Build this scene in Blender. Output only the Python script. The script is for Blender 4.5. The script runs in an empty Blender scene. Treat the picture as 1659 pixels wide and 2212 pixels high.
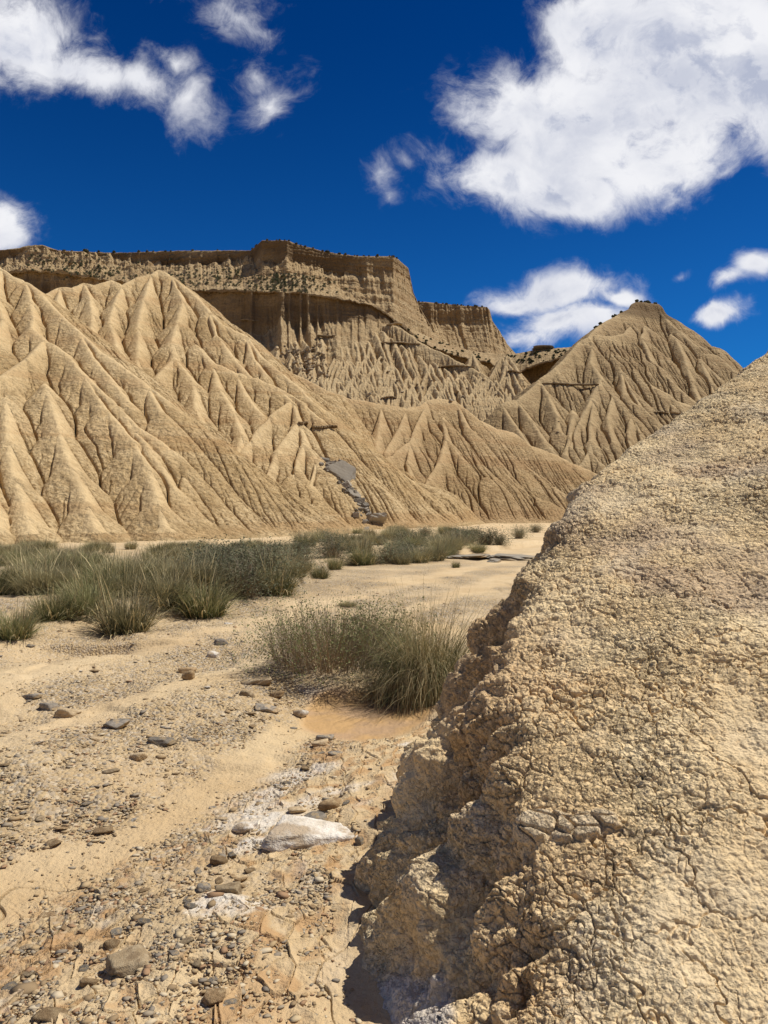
import bpy, math, random
import numpy as np
C = bpy.context.scene.collection
rnd = random.Random(7)
R = math.radians
CAMH, F, CU, CV = 1.6, 1664.0, 829.5, 1106.0
f32 = np.float32

# ------------------------------------------------------------------ helpers
def P(u, v, Y):
    return ((u - CU) / F * Y, Y, CAMH + (CV - v) / F * Y)

def at_ground(u, v, z=0.0):
    Y = (CAMH - z) * F / (v - CV)
    return (u - CU) / F * Y, Y

_pg = np.random.RandomState(11)
PERM = np.concatenate([_pg.permutation(256)] * 3).astype(np.int32)
GR = _pg.normal(size=(256, 3)); GR = (GR / np.linalg.norm(GR, axis=1)[:, None]).astype(f32)
JIT = _pg.rand(256, 3).astype(f32)

def pn(x, y, z=0.0, seed=0):
    """gradient noise, about -0.7 .. 0.7"""
    x = np.asarray(x, f32) + f32(seed * 17.31); y = np.asarray(y, f32) + f32(seed * 7.77)
    z = np.broadcast_to(np.asarray(z, f32), x.shape) + f32(seed * 3.13)
    xi = np.floor(x); yi = np.floor(y); zi = np.floor(z)
    fx = x - xi; fy = y - yi; fz = z - zi
    xi = xi.astype(np.int32) & 255; yi = yi.astype(np.int32) & 255; zi = zi.astype(np.int32) & 255
    ux = fx * fx * fx * (fx * (fx * 6 - 15) + 10); uy = fy * fy * fy * (fy * (fy * 6 - 15) + 10); uz = fz * fz * fz * (fz * (fz * 6 - 15) + 10)
    out = 0
    for dx in (0, 1):
        a = PERM[xi + dx]; wx = ux if dx else 1 - ux
        for dy in (0, 1):
            b = PERM[a + yi + dy]; wy = uy if dy else 1 - uy
            for dz in (0, 1):
                g = GR[PERM[b + zi + dz]]; wz = uz if dz else 1 - uz
                out = out + (g[..., 0] * (fx - dx) + g[..., 1] * (fy - dy) + g[..., 2] * (fz - dz)) * (wx * wy * wz)
    return out

def fbm(x, y, z=0.0, o=4, seed=0, gain=.5):
    a = 1.0; s = 0; k = 1.0
    for i in range(o):
        s = s + a * pn(x * k, y * k, z * k, seed + i * 3)
        a *= gain; k *= 2.03
    return s

def worley(x, y, z, seed=0):
    x = np.asarray(x, f32) + seed * 5.3; y = np.asarray(y, f32) + seed * 9.1; z = np.asarray(z, f32) + seed * 2.7
    xi = np.floor(x).astype(np.int32); yi = np.floor(y).astype(np.int32); zi = np.floor(z).astype(np.int32)
    f1 = np.full(x.shape, 9, f32); f2 = np.full(x.shape, 9, f32); idc = np.zeros(x.shape, np.int32)
    for dx in (-1, 0, 1):
        for dy in (-1, 0, 1):
            for dz in (-1, 0, 1):
                h = PERM[PERM[PERM[(xi + dx) & 255] + ((yi + dy) & 255)] + ((zi + dz) & 255)]
                j = JIT[h]
                d = (xi + dx + j[..., 0] - x) ** 2 + (yi + dy + j[..., 1] - y) ** 2 + (zi + dz + j[..., 2] - z) ** 2
                c = d < f1
                f2 = np.where(c, f1, np.minimum(f2, d)); idc = np.where(c, h, idc); f1 = np.where(c, d, f1)
    return np.sqrt(f1), np.sqrt(f2), idc

def worley2(x, y, seed=0):
    x = np.asarray(x, f32) + seed * 5.3; y = np.asarray(y, f32) + seed * 9.1
    xi = np.floor(x).astype(np.int32); yi = np.floor(y).astype(np.int32)
    f1 = np.full(x.shape, 9, f32); f2 = np.full(x.shape, 9, f32); idc = np.zeros(x.shape, np.int32)
    for dx in (-1, 0, 1):
        for dy in (-1, 0, 1):
            h = PERM[PERM[(xi + dx) & 255] + ((yi + dy) & 255)]
            j = JIT[h]
            d = (xi + dx + j[..., 0] - x) ** 2 + (yi + dy + j[..., 1] - y) ** 2
            c = d < f1
            f2 = np.where(c, f1, np.minimum(f2, d)); idc = np.where(c, h, idc); f1 = np.where(c, d, f1)
    return np.sqrt(f1), np.sqrt(f2), idc

def sst(a, b, x):
    t = np.clip((x - a) / (b - a), 0, 1)
    return t * t * (3 - 2 * t)

def grid_mesh(name, X, Y, Z, mat, attrs=None, wrap=False, smooth=True, parent=None):
    """one mesh object from 2-D arrays of positions"""
    r, c = X.shape
    co = np.stack([X, Y, Z], -1).astype(f32).reshape(-1, 3)
    idx = np.arange(r * c).reshape(r, c)
    if wrap:
        idx = np.concatenate([idx, idx[:, :1]], 1)
    q = np.stack([idx[:-1, :-1], idx[:-1, 1:], idx[1:, 1:], idx[1:, :-1]], -1).reshape(-1, 4)
    return raw_mesh(name, co, q, mat, attrs, smooth, parent)

def raw_mesh(name, co, faces, mat, attrs=None, smooth=True, parent=None, link=True):
    me = bpy.data.meshes.new(name)
    n = len(co); k = faces.shape[1]; m = len(faces)
    me.vertices.add(n); me.vertices.foreach_set('co', np.ascontiguousarray(co, f32).ravel())
    me.loops.add(m * k); me.loops.foreach_set('vertex_index', np.ascontiguousarray(faces, np.int32).ravel())
    me.polygons.add(m)
    me.polygons.foreach_set('loop_start', np.arange(0, m * k, k, dtype=np.int32))
    me.polygons.foreach_set('use_smooth', np.full(m, smooth))
    me.update(calc_edges=True)
    for an, av in (attrs or {}).items():
        a = me.attributes.new(an, 'FLOAT', 'POINT'); a.data.foreach_set('value', np.ascontiguousarray(av, f32).ravel())
    me.materials.append(mat)
    if not link:
        return me
    o = bpy.data.objects.new(name, me); C.objects.link(o)
    if parent: o.parent = parent
    return o

def tag(o, label=None, cat=None, group=None, kind=None):
    if label: o['label'] = label
    if cat: o['category'] = cat
    if group: o['group'] = group
    if kind: o['kind'] = kind
    return o

# ------------------------------------------------------------------ materials
def new_mat(name, rough=.95):
    m = bpy.data.materials.new(name); m.use_nodes = True
    nt = m.node_tree; b = nt.nodes['Principled BSDF']
    b.inputs['Roughness'].default_value = rough
    b.inputs['Specular IOR Level'].default_value = .15
    return m, nt, b

class NB:
    def __init__(s, nt): s.nt = nt
    def n(s, t, **k):
        x = s.nt.nodes.new(t)
        for a, b in k.items(): setattr(x, a, b)
        return x
    def l(s, a, b): s.nt.links.new(a, b)
    def noise(s, vec, scale, detail=4, rough=.55, dist=0):
        x = s.n('ShaderNodeTexNoise'); x.inputs['Scale'].default_value = scale; x.inputs['Detail'].default_value = detail
        x.inputs['Roughness'].default_value = rough; x.inputs['Distortion'].default_value = dist
        s.l(vec, x.inputs['Vector']); return x.outputs['Fac']
    def voro(s, vec, scale, feat='F1', rnd_=1):
        x = s.n('ShaderNodeTexVoronoi', feature=feat); x.inputs['Scale'].default_value = scale
        x.inputs['Randomness'].default_value = rnd_
        s.l(vec, x.inputs['Vector']); return x.outputs['Distance']
    def ramp(s, fac, a, b, v0=0., v1=1.):
        x = s.n('ShaderNodeMapRange', interpolation_type='SMOOTHSTEP'); s.l(fac, x.inputs['Value'])
        for i, v in zip(('From Min', 'From Max', 'To Min', 'To Max'), (a, b, v0, v1)): x.inputs[i].default_value = v
        return x.outputs['Result']
    def math(s, op, a, b=None):
        x = s.n('ShaderNodeMath', operation=op)
        for i, v in enumerate((a, b)):
            if v is None: continue
            if isinstance(v, (int, float)): x.inputs[i].default_value = v
            else: s.l(v, x.inputs[i])
        return x.outputs[0]
    def mix(s, fac, a, b, mode='MIX'):
        x = s.n('ShaderNodeMix', data_type='RGBA', blend_type=mode)
        if isinstance(fac, (int, float)): x.inputs[0].default_value = fac
        else: s.l(fac, x.inputs[0])
        for i, v in ((6, a), (7, b)):
            if isinstance(v, tuple): x.inputs[i].default_value = (*v, 1)
            else: s.l(v, x.inputs[i])
        return x.outputs[2]
    def scaled(s, vec, sc, loc=(0, 0, 0)):
        x = s.n('ShaderNodeMapping'); x.inputs['Scale'].default_value = sc; x.inputs['Location'].default_value = loc
        s.l(vec, x.inputs['Vector']); return x.outputs[0]
    def attr(s, name):
        return s.n('ShaderNodeAttribute', attribute_name=name).outputs['Fac']
    def bump(s, h, dist, strength=1., prev=None):
        x = s.n('ShaderNodeBump'); x.inputs['Distance'].default_value = dist; x.inputs['Strength'].default_value = strength
        s.l(h, x.inputs['Height'])
        if prev is not None: s.l(prev, x.inputs['Normal'])
        return x.outputs[0]

def badland_mat(name, base, pale, brown, red, grain=1.0, strata=1.0, bump=.09, rill=0.0):
    """sun-dried clay: patches, thin level beds, granular crust"""
    m, nt, b = new_mat(name); N = NB(nt)
    co = N.n('ShaderNodeTexCoord').outputs['Object']
    big = N.noise(co, .09, 5, .6)
    mid = N.noise(co, .8 * grain, 5, .65)
    fine = N.noise(co, 5 * grain, 4, .7)
    crust = N.voro(N.mix(.12, co, N.n('ShaderNodeTexNoise').outputs['Color']) if False else co, 3.2 * grain)
    col = N.mix(N.ramp(big, .3, .7), base, pale)
    col = N.mix(N.ramp(mid, .44, .64, 0, .62), col, brown)
    # level beds: noise stretched sideways
    beds = N.noise(N.scaled(co, (.012, .012, .55)), 1.0, 5, .62)
    col = N.mix(N.math('MULTIPLY', N.ramp(beds, .48, .60), .5 * strata), col, red)
    beds2 = N.noise(N.scaled(co, (.02, .02, 1.3), (9, 4, 2)), 1.0, 4, .6)
    col = N.mix(N.math('MULTIPLY', N.ramp(beds2, .52, .62), .5 * strata), col, pale)
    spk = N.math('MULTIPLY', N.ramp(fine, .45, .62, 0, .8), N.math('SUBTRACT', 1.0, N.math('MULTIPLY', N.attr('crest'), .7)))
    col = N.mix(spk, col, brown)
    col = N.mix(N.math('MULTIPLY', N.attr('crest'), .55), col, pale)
    if True:
        rk = N.attr('rock')
        rockc = N.mix(N.noise(N.scaled(co, (.05, .05, 1.2)), 1, 4), (.115, .072, .034), (.225, .148, .073))
        col = N.mix(rk, col, rockc)
    N.l(col, b.inputs['Base Color'])
    h = N.math('ADD', N.math('MULTIPLY', fine, 1.0), N.math('MULTIPLY', crust, .55))
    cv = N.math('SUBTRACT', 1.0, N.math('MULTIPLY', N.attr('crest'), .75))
    h = N.math('MULTIPLY', h, cv)
    nb = N.bump(h, bump * 2.4)
    h2 = N.math('ADD', mid, N.math('MULTIPLY', beds2, .5))
    nb = N.bump(h2, bump * 2.2, .7, nb)
    N.l(nb, b.inputs['Normal'])
    return m

def rock_mat(name, c1, c2, scale=3., stain=None, bump=.02):
    m, nt, b = new_mat(name, .85); N = NB(nt)
    co = N.n('ShaderNodeTexCoord').outputs['Object']
    rv = N.n('ShaderNodeObjectInfo').outputs['Random']
    n1 = N.noise(co, scale, 5, .65); n2 = N.noise(co, scale * 7, 3, .6)
    col = N.mix(N.ramp(n1, .35, .68), c1, c2)
    col = N.mix(N.ramp(n2, .55, .8, 0, .5), col, tuple(x * .55 for x in c1))
    if stain: col = N.mix(N.ramp(N.noise(N.scaled(co, (1, 1, 2), (3, 7, 1)), scale * .6, 5), .5, .62), col, stain)
    hs = N.n('ShaderNodeHueSaturation'); N.l(col, hs.inputs['Color']); N.l(N.ramp(rv, 0, 1, .7, 1.3), hs.inputs['Value'])
    N.l(hs.outputs[0], b.inputs['Base Color'])
    N.l(N.bump(N.math('ADD', n1, N.math('MULTIPLY', n2, .4)), bump), b.inputs['Normal'])
    return m

def leaf_mat(name, c1, c2, tip=None, trans=.25):
    m, nt, b = new_mat(name, .7); N = NB(nt)
    co = N.n('ShaderNodeTexCoord').outputs['Object']
    rv = N.n('ShaderNodeObjectInfo').outputs['Random']
    va = N.attr('var')
    col = N.mix(va, c1, c2)
    if tip: col = N.mix(N.math('MULTIPLY', N.attr('along'), .8), col, tip)
    hs = N.n('ShaderNodeHueSaturation'); N.l(col, hs.inputs['Color']); N.l(N.ramp(rv, 0, 1, .75, 1.25), hs.inputs['Value'])
    N.l(hs.outputs[0], b.inputs['Base Color'])
    tr = N.n('ShaderNodeBsdfTranslucent'); N.l(hs.outputs[0], tr.inputs['Color'])
    mx = N.n('ShaderNodeMixShader'); mx.inputs[0].default_value = trans
    N.l(b.outputs[0], mx.inputs[1]); N.l(tr.outputs[0], mx.inputs[2])
    N.l(mx.outputs[0], nt.nodes['Material Output'].inputs['Surface'])
    return m

# ------------------------------------------------------------------ world, sun, camera
SUN_EL, SUN_X, SUN_Y = R(60), .85, .27
az = math.atan2(SUN_X, SUN_Y)                     # from +Y towards +X
def build_world():
    w = bpy.data.worlds.new('World'); bpy.context.scene.world = w; w.use_nodes = True
    nt = w.node_tree; N = NB(nt); bg = nt.nodes['Background']
    sky = N.n('ShaderNodeTexSky', sky_type='NISHITA', sun_disc=False, sun_elevation=SUN_EL, sun_rotation=az)
    sky.altitude = 900; sky.air_density = 1.0; sky.dust_density = .15; sky.ozone_density = 3.5
    d = N.n('ShaderNodeTexCoord').outputs['Generated']
    sp = N.n('ShaderNodeSeparateXYZ'); N.l(d, sp.inputs[0])
    sk = N.mix(1.0, sky.outputs[0], N.mix(N.ramp(sp.outputs[2], .12, .6), (.055, .40, .80), (.0, .19, .50)), 'MULTIPLY')
    yy = N.math('MAXIMUM', sp.outputs[1], .02)
    cm = N.n('ShaderNodeCombineXYZ')
    N.l(N.math('DIVIDE', sp.outputs[0], yy), cm.inputs[0]); N.l(N.math('DIVIDE', sp.outputs[2], yy), cm.inputs[1])
    g = cm.outputs[0]
    # each cloud: ellipses (azimuth / height tangents) joined, then broken up by noise
    wn = N.n('ShaderNodeTexNoise'); wn.inputs['Scale'].default_value = 5; wn.inputs['Detail'].default_value = 5; N.l(g, wn.inputs['Vector'])
    wv = N.n('ShaderNodeVectorMath', operation='SUBTRACT'); N.l(wn.outputs['Color'], wv.inputs[0]); wv.inputs[1].default_value = (.5, .5, .5)
    ws = N.n('ShaderNodeVectorMath', operation='SCALE'); N.l(wv.outputs[0], ws.inputs[0]); ws.inputs['Scale'].default_value = .10
    wa = N.n('ShaderNodeVectorMath', operation='ADD'); N.l(g, wa.inputs[0]); N.l(ws.outputs[0], wa.inputs[1])
    gw = wa.outputs[0]
    blobs = [  # u, v, ru, rv, angle, strength
        (1480, 150, 360, 260, 20, 1.7), (1290, 250, 300, 200, 10, 1.6), (1120, 230, 210, 130, -10, 1.25), (1080, 380, 210, 90, -12, 1.2),
        (1220, 405, 220, 95, 0, 1.3), (1420, 340, 240, 120, 15, 1.25), (1640, 160, 220, 230, 0, 1.6), (1310, 60, 180, 170, 0, 1.5),
        (1000, 350, 90, 30, 25, .28), (1150, 440, 90, 45, 0, .7), (1560, 370, 60, 30, 20, .5),
        (20, 70, 220, 150, 0, 1.35), (180, 130, 200, 85, -18, 1.0), (320, 165, 140, 65, -25, .82), (425, 205, 95, 75, -30, .58), (395, 125, 70, 45, -40, .66),
        (510, 25, 140, 75, -20, .66), (570, 40, 60, 40, 0, .6), (555, 150, 75, 85, -40, .54), (590, 220, 70, 70, -20, .58),
        (812, 385, 36, 40, -40, .40), (835, 430, 24, 24, 0, .36), (870, 352, 18, 18, 0, .3),
        (5, 480, 130, 100, -25, 1.4), (-60, 500, 130, 90, 0, 1.2), (200, 55, 50, 30, 0, .4),
        (1200, 635, 185, 62, 10, 1.15), (1100, 655, 110, 50, 0, .95), (1335, 645, 95, 36, 0, .95), (1190, 705, 190, 60, 6, 1.05), (1130, 735, 140, 55, 0, .9), (1290, 690, 120, 50, 0, .8),
        (1560, 676, 100, 38, 5, 1.2), (1600, 608, 70, 28, 15, .8), (1645, 580, 60, 34, 15, .95), (1492, 588, 32, 14, 0, .45), (1650, 305, 40, 20, 0, .4),
    ]
    cur = None
    for (u, v, ru, rv, an, st) in blobs:
        mp = N.n('ShaderNodeMapping', vector_type='TEXTURE')
        mp.inputs['Location'].default_value = ((u - CU) / F, (CV - v) / F, 0)
        mp.inputs['Rotation'].default_value = (0, 0, R(an)); mp.inputs['Scale'].default_value = (ru / F, rv / F, 1)
        N.l(gw, mp.inputs['Vector'])
        ln = N.n('ShaderNodeVectorMath', operation='LENGTH'); N.l(mp.outputs[0], ln.inputs[0])
        e = N.math('MULTIPLY', N.math('SUBTRACT', 1.0, ln.outputs['Value']), st)
        cur = e if cur is None else N.math('SMOOTH_MAX', cur, e)
        if cur is not e: cur.node.inputs[2].default_value = .12
    n1 = N.noise(gw, 7, 8, .62, .2); n2 = N.noise(gw, 17, 9, .70, .5)
    body = N.math('ADD', N.math('MULTIPLY', cur, .95), N.math('MULTIPLY', N.math('SUBTRACT', n1, .54), 2.1))
    body = N.math('ADD', body, N.math('MULTIPLY', N.math('SUBTRACT', n2, .5), 1.3))
    front = N.ramp(sp.outputs[1], .05, .2)
    dens = N.math('MULTIPLY', N.math('POWER', N.ramp(body, -.14, .70), 1.25), front)
    # lavender grey where the cloud is thick
    n3 = N.noise(N.scaled(gw, (1, 1.3, 1), (.01, .02, 0)), 6.5, 6, .55, .2)
    thick = N.ramp(body, .35, 1.3)
    shade = N.math('MULTIPLY', N.ramp(n3, .36, .66), N.math('ADD', N.math('MULTIPLY', thick, .65), .3))
    up = N.n('ShaderNodeVectorMath', operation='ADD'); N.l(gw, up.inputs[0]); up.inputs[1].default_value = (.012, .022, 0)
    n1b = N.noise(up.outputs[0], 7, 8, .62, .2)
    under = N.ramp(N.math('SUBTRACT', n1b, n1), .0, .10)
    shade = N.math('MINIMUM', N.math('ADD', N.math('MULTIPLY', shade, .75), N.math('MULTIPLY', under, N.math('MULTIPLY', thick, .55))), 1.0)
    cc = N.mix(shade, (8.9, 8.95, 9.3), (4.6, 5.0, 6.3))
    dens = N.math('MULTIPLY', dens, N.ramp(cur, .05, .75, .45, 1.))
    # unseen broken cloud, added behind the camera and overhead to whiten the bluish shade
    bn = N.noise(d, 2.4, 7, .6, .3)
    rest = N.math('MAXIMUM', N.ramp(sp.outputs[1], .22, -.05), N.ramp(N.math('DIVIDE', sp.outputs[2], yy), .72, 1.1))
    rest = N.math('MULTIPLY', rest, N.ramp(sp.outputs[2], .0, .12))
    dens2 = N.math('MULTIPLY', N.ramp(bn, .50, .68), rest)
    sk = N.mix(dens2, sk, (4.2, 4.0, 3.9))
    out = N.mix(dens, sk, cc)
    N.l(out, bg.inputs['Color']); bg.inputs['Strength'].default_value = .1
build_world()
ld = bpy.data.lights.new('sun', 'SUN'); ld.energy = 4.8; ld.angle = R(.53); ld.color = (1, .965, .90)
so = bpy.data.objects.new('sun', ld); C.objects.link(so)
hz = math.hypot(SUN_X, SUN_Y)
from mathutils import Vector
sdir = Vector((SUN_X / hz * math.cos(SUN_EL), SUN_Y / hz * math.cos(SUN_EL), math.sin(SUN_EL)))
so.rotation_euler = sdir.to_track_quat('Z', 'Y').to_euler()
cd = bpy.data.cameras.new('camera'); cam = bpy.data.objects.new('camera', cd); C.objects.link(cam)
cam.location = (0, 0, CAMH); cam.rotation_euler = (R(90), 0, 0)
cd.sensor_fit = 'VERTICAL'; cd.sensor_height = 36; cd.lens = 36 * F / 2212; cd.clip_start = .05; cd.clip_end = 20000
bpy.context.scene.camera = cam
vs = bpy.context.scene.view_settings
vs.view_transform = 'Standard'; vs.look = 'None'; vs.exposure = 0; vs.gamma = 1

# ------------------------------------------------------------------ ridge-built hills
def r1(l): return [(x * .529, 493.7 + y * .529) for x, y in l]
def r2(l): return [(768 + x * .537, 493.7 + y * .537) for x, y in l]
def on_slope(line, base, m):
    """crest points seen at (u, v) lying on the hill's mean slope m above its foot line base"""
    bu, bY = zip(*base)
    o = []
    for u, v in line:
        Yb = np.interp(u, bu, bY); Y = (m * Yb + CAMH) / (m - (CV - v) / F)
        o.append(P(u, v, Y))
    return np.array(o)

def ease(pix, pts3, drop):
    allp = [(li, p) for li, l in enumerate(pix) for p in l]
    out = []
    for li, (l, q) in enumerate(zip(pix, pts3)):
        q = q.copy()
        if li and len(q) > 1 and not any(lj != li and abs(p[0] - l[0][0]) < 2 and abs(p[1] - l[0][1]) < 2 for lj, p in allp):
            q[0, 2] -= drop
            q = np.concatenate([q[:1], q[:1] * .45 + q[1:2] * .55 + np.array([[0, 0, drop * .1]]), q[1:]])
        out.append(q)
    return out
def carve(X, Y, Z, dmax, a0, a1, seed, iters=3):
    """rain rills: follow the water downhill over the grid and cut where it gathers"""
    r, c = Z.shape; Z = Z.astype(np.float64); idx = np.arange(r * c).reshape(r, c)
    area = (np.gradient(X, axis=1) * np.gradient(Y, axis=0)).astype(np.float64).ravel()
    base = Z.copy(); jit = .05 * fbm(X * 1.7, Y * 1.7, 0, 4, seed, .75) * (dmax / 1.7)
    Z = Z + jit
    for it in range(iters):
        best = np.full((r, c), 1e-9); rec = idx.copy()
        for dr in (-1, 0, 1):
            for dc in (-1, 0, 1):
                if not (dr or dc): continue
                a = (slice(max(0, -dr), r - max(0, dr)), slice(max(0, -dc), c - max(0, dc)))
                b = (slice(max(0, dr), r + min(0, dr)), slice(max(0, dc), c + min(0, dc)))
                sl = (Z[a] - Z[b]) / np.hypot(X[a] - X[b], Y[a] - Y[b])
                k = sl > best[a]
                best[a] = np.where(k, sl, best[a]); rec[a] = np.where(k, idx[b], rec[a])
        order = np.argsort(-Z.ravel()).tolist(); rc = rec.ravel().tolist(); A = area.tolist()
        for i in order:
            j = rc[i]
            if j != i: A[j] += A[i]
        A = np.array(A).reshape(r, c)
        q = np.clip(np.log(np.maximum(A, 1e-6) / a0) / math.log(a1 / a0), 0, 1.25)
        d = q ** 1.1
        d0 = d.copy()
        for p in range(1 + it):
            e = np.pad(d, 1, mode='edge'); d = .4 * d + .6 * (e[:-2, 1:-1] + e[2:, 1:-1] + e[1:-1, :-2] + e[1:-1, 2:] + .7 * (e[:-2, :-2] + e[2:, 2:] + e[:-2, 2:] + e[2:, :-2])) / 6.8
        d = np.maximum(d, .75 * d0)
        Z = Z - dmax / iters * 1.6 * d * sst(.2, 1.5, base)
    return Z.astype(f32)
def ridge_hill(name, lines, ub, Yb, nu, nY, s, mat, seed=1, rr=.4, rill=(.5, 1.6), warp=(.5, 6.), gully=(.35, .35), rough=.10, floor=-.25, toe=.7, m=.66, cut=(.35, .4, 60), cap=None):
    us = np.linspace(ub[0], ub[1], nu, dtype=f32); Ys = np.exp(np.linspace(math.log(Yb[0]), math.log(Yb[1]), nY)).astype(f32)
    Y, U = np.meshgrid(Ys, us, indexing='ij')
    X = (U - CU) / F * Y
    xw = X + warp[0] * fbm(X / warp[1], Y / warp[1], 0, 3, seed); yw = Y + warp[0] * fbm(X / warp[1], Y / warp[1], 5.5, 3, seed + 1)
    H1 = np.full(X.shape, -1e3, f32); H2 = H1.copy(); T = np.zeros_like(H1); D = np.zeros_like(H1)
    sv = s * np.clip(1.0 + .32 * fbm(X / 12., Y / 12., 2.2, 2, seed + 31), .82, 1.25)
    cot = (m / s) / math.sqrt(1 - (m / s) ** 2)
    for li, L in enumerate(lines):
        h = np.full(X.shape, -1e3, f32); t_ = np.zeros_like(h); d_ = np.zeros_like(h); acc = 0.
        for a, b in zip(L[:-1], L[1:]):
            e = b[:2] - a[:2]; ln = float(np.hypot(*e)) + 1e-6; e = e / ln
            rx = xw - f32(a[0]); ry = yw - f32(a[1])
            t = rx * f32(e[0]) + ry * f32(e[1]); tc = np.clip(t, 0, ln)
            cr = rx * f32(e[1]) - ry * f32(e[0])
            d = np.sqrt((t - tc) ** 2 + cr ** 2)
            hh = f32(a[2]) + tc * f32((b[2] - a[2]) / ln) - sv * (np.sqrt(d * d + rr * rr) - rr)
            c = hh > h
            h = np.where(c, hh, h); t_ = np.where(c, acc + t - d * f32(cot) + np.sign(cr) * 37.3, t_); d_ = np.where(c, d, d_)
            acc += ln
        c = h > H1
        H2 = np.where(c, H1, np.maximum(H2, h)); T = np.where(c, t_ + li * 71.7, T); D = np.where(c, d_, D); H1 = np.where(c, h, H1)
    g = H1 - H2
    amp = rill[0] * np.clip(D / 4, 0, 1) ** .8
    n1 = 1 - 2 * np.abs(fbm(T / rill[1], D * .09, 0, 2, seed + 4)); n2 = np.abs(pn(T / (rill[1] * .37), D * .15, 3, seed + 7))
    Z = H1 - .5 * amp * (1 - np.clip(np.abs(fbm(T / rill[1], D * .06, 0, 2, seed + 4)) * 3., 0, 1)) + amp * .2 * n2
    Z = Z - 1.35 * rill[0] * np.clip(D / 1.5, 0, 1) * (np.clip(1 - 3.6 * np.abs(pn(T / .95, D * .09 + T * .05, 1, seed + 23)), 0, 1) + .6 * np.clip(1 - 3 * np.abs(pn(T / .42, D * .16 + T * .05, 1, seed + 24)), 0, 1)) * np.clip(.8 + 1.1 * pn(X * .12, Y * .12, 7, seed + 25), .35, 1.3)
    gm = np.exp(-g / gully[1]); gn = .5 + pn(X * .4, Y * .4, 0, seed + 9)
    Z = Z - gully[0] * gm * np.clip(gn, .1, 1.2)
    Z = Z + rough * fbm(X * .9, Y * .9, Z * .9, 5, seed + 12, .6) + rough * 2.2 * fbm(X * .16, Y * .16, 0, 3, seed + 15)
    Z = Z + rough * .8 * (1 - .7 * np.exp(-D / .8)) * fbm(X * 3.1, Y * 3.1, Z * 3.1, 3, seed + 35, .65)
    Z = carve(X, Y, Z, *cut, seed + 50)
    rkv = np.zeros(Z.shape)
    if cap is not None:
        rkv = .85 * sst(4.5, 3.0, cap - Z + .8 * pn(X * .2, Y * .2, 0, seed + 43))
        hc = cap - Z + 1.1 * fbm(X * .25, Y * .25, 3, 3, seed + 41); Z = Z - 1.15 * sst(.5, 1.5, hc) * sst(15, 5, hc) - .25 * np.clip(-hc, 0, 9)
    lo = floor
    Z = lo + toe * np.logaddexp(0, (Z - lo) / toe)
    Z = Z - .12
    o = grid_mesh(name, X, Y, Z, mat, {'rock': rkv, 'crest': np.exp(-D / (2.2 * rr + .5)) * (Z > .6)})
    return o, (X, Y, Z)

M_near = badland_mat('dry_clay_slope', (.52, .355, .165), (.67, .495, .265), (.30, .19, .08), (.48, .285, .125))
M_mid = badland_mat('dry_clay_slope_middle', (.43, .29, .135), (.56, .40, .21), (.27, .17, .075), (.42, .25, .115), grain=.75, bump=.11)
M_pyr = badland_mat('dry_clay_slope_brown', (.39, .27, .132), (.52, .38, .20), (.25, .165, .08), (.36, .235, .115), grain=.55, bump=.14)
M_far = badland_mat('dry_clay_cliff', (.43, .30, .15), (.55, .41, .225), (.29, .19, .09), (.38, .24, .115), grain=.35, bump=.2)

A = [r1(l) for l in [
    [(-260, -20), (-150, 60), (0, 155), (55, 190), (105, 205), (160, 250), (250, 350), (330, 420), (400, 490), (480, 540), (600, 630), (680, 690), (740, 765), (850, 860), (1000, 985), (1120, 1085), (1250, 1180), (1340, 1240)],
    [(105, 205), (125, 290), (132, 350), (128, 400), (190, 440)],
    [(190, 440), (270, 500), (340, 585), (400, 645), (480, 705), (550, 790), (690, 885), (800, 975), (900, 1070), (1000, 1150), (1120, 1215), (1220, 1255)],
    [(190, 440), (110, 520), (0, 595), (-120, 690), (-300, 850)],
    [(40, 570), (20, 680), (30, 850), (60, 1000), (105, 1160), (120, 1230)],
    [(150, 480), (195, 640), (240, 800), (290, 950), (350, 1100), (390, 1225)],
    [(340, 585), (430, 720), (545, 850), (600, 960), (640, 1100), (670, 1210)],
    [(690, 885), (740, 1000), (820, 1120), (880, 1210)],
    [(480, 705), (600, 880), (700, 1040), (770, 1150), (800, 1220)],
    [(-60, 620), (-90, 800), (-60, 1000), (-20, 1200), (-10, 1290)],
    [(800, 975), (870, 1090), (960, 1190), (1010, 1255)],
    [(330, 420), (380, 520), (460, 620), (520, 690)], [(600, 630), (660, 740), (740, 840), (820, 920), (900, 1000)],
    [(850, 860), (920, 960), (1010, 1050), (1080, 1130), (1150, 1190)],
    [(0, 155), (-20, 260), (10, 360), (-20, 450)], [(-150, 60), (-180, 250), (-150, 450)],
]]
baseA = [(-200, 30), (0, 33), (350, 37), (500, 42), (703, 50), (800, 54)]
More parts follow.
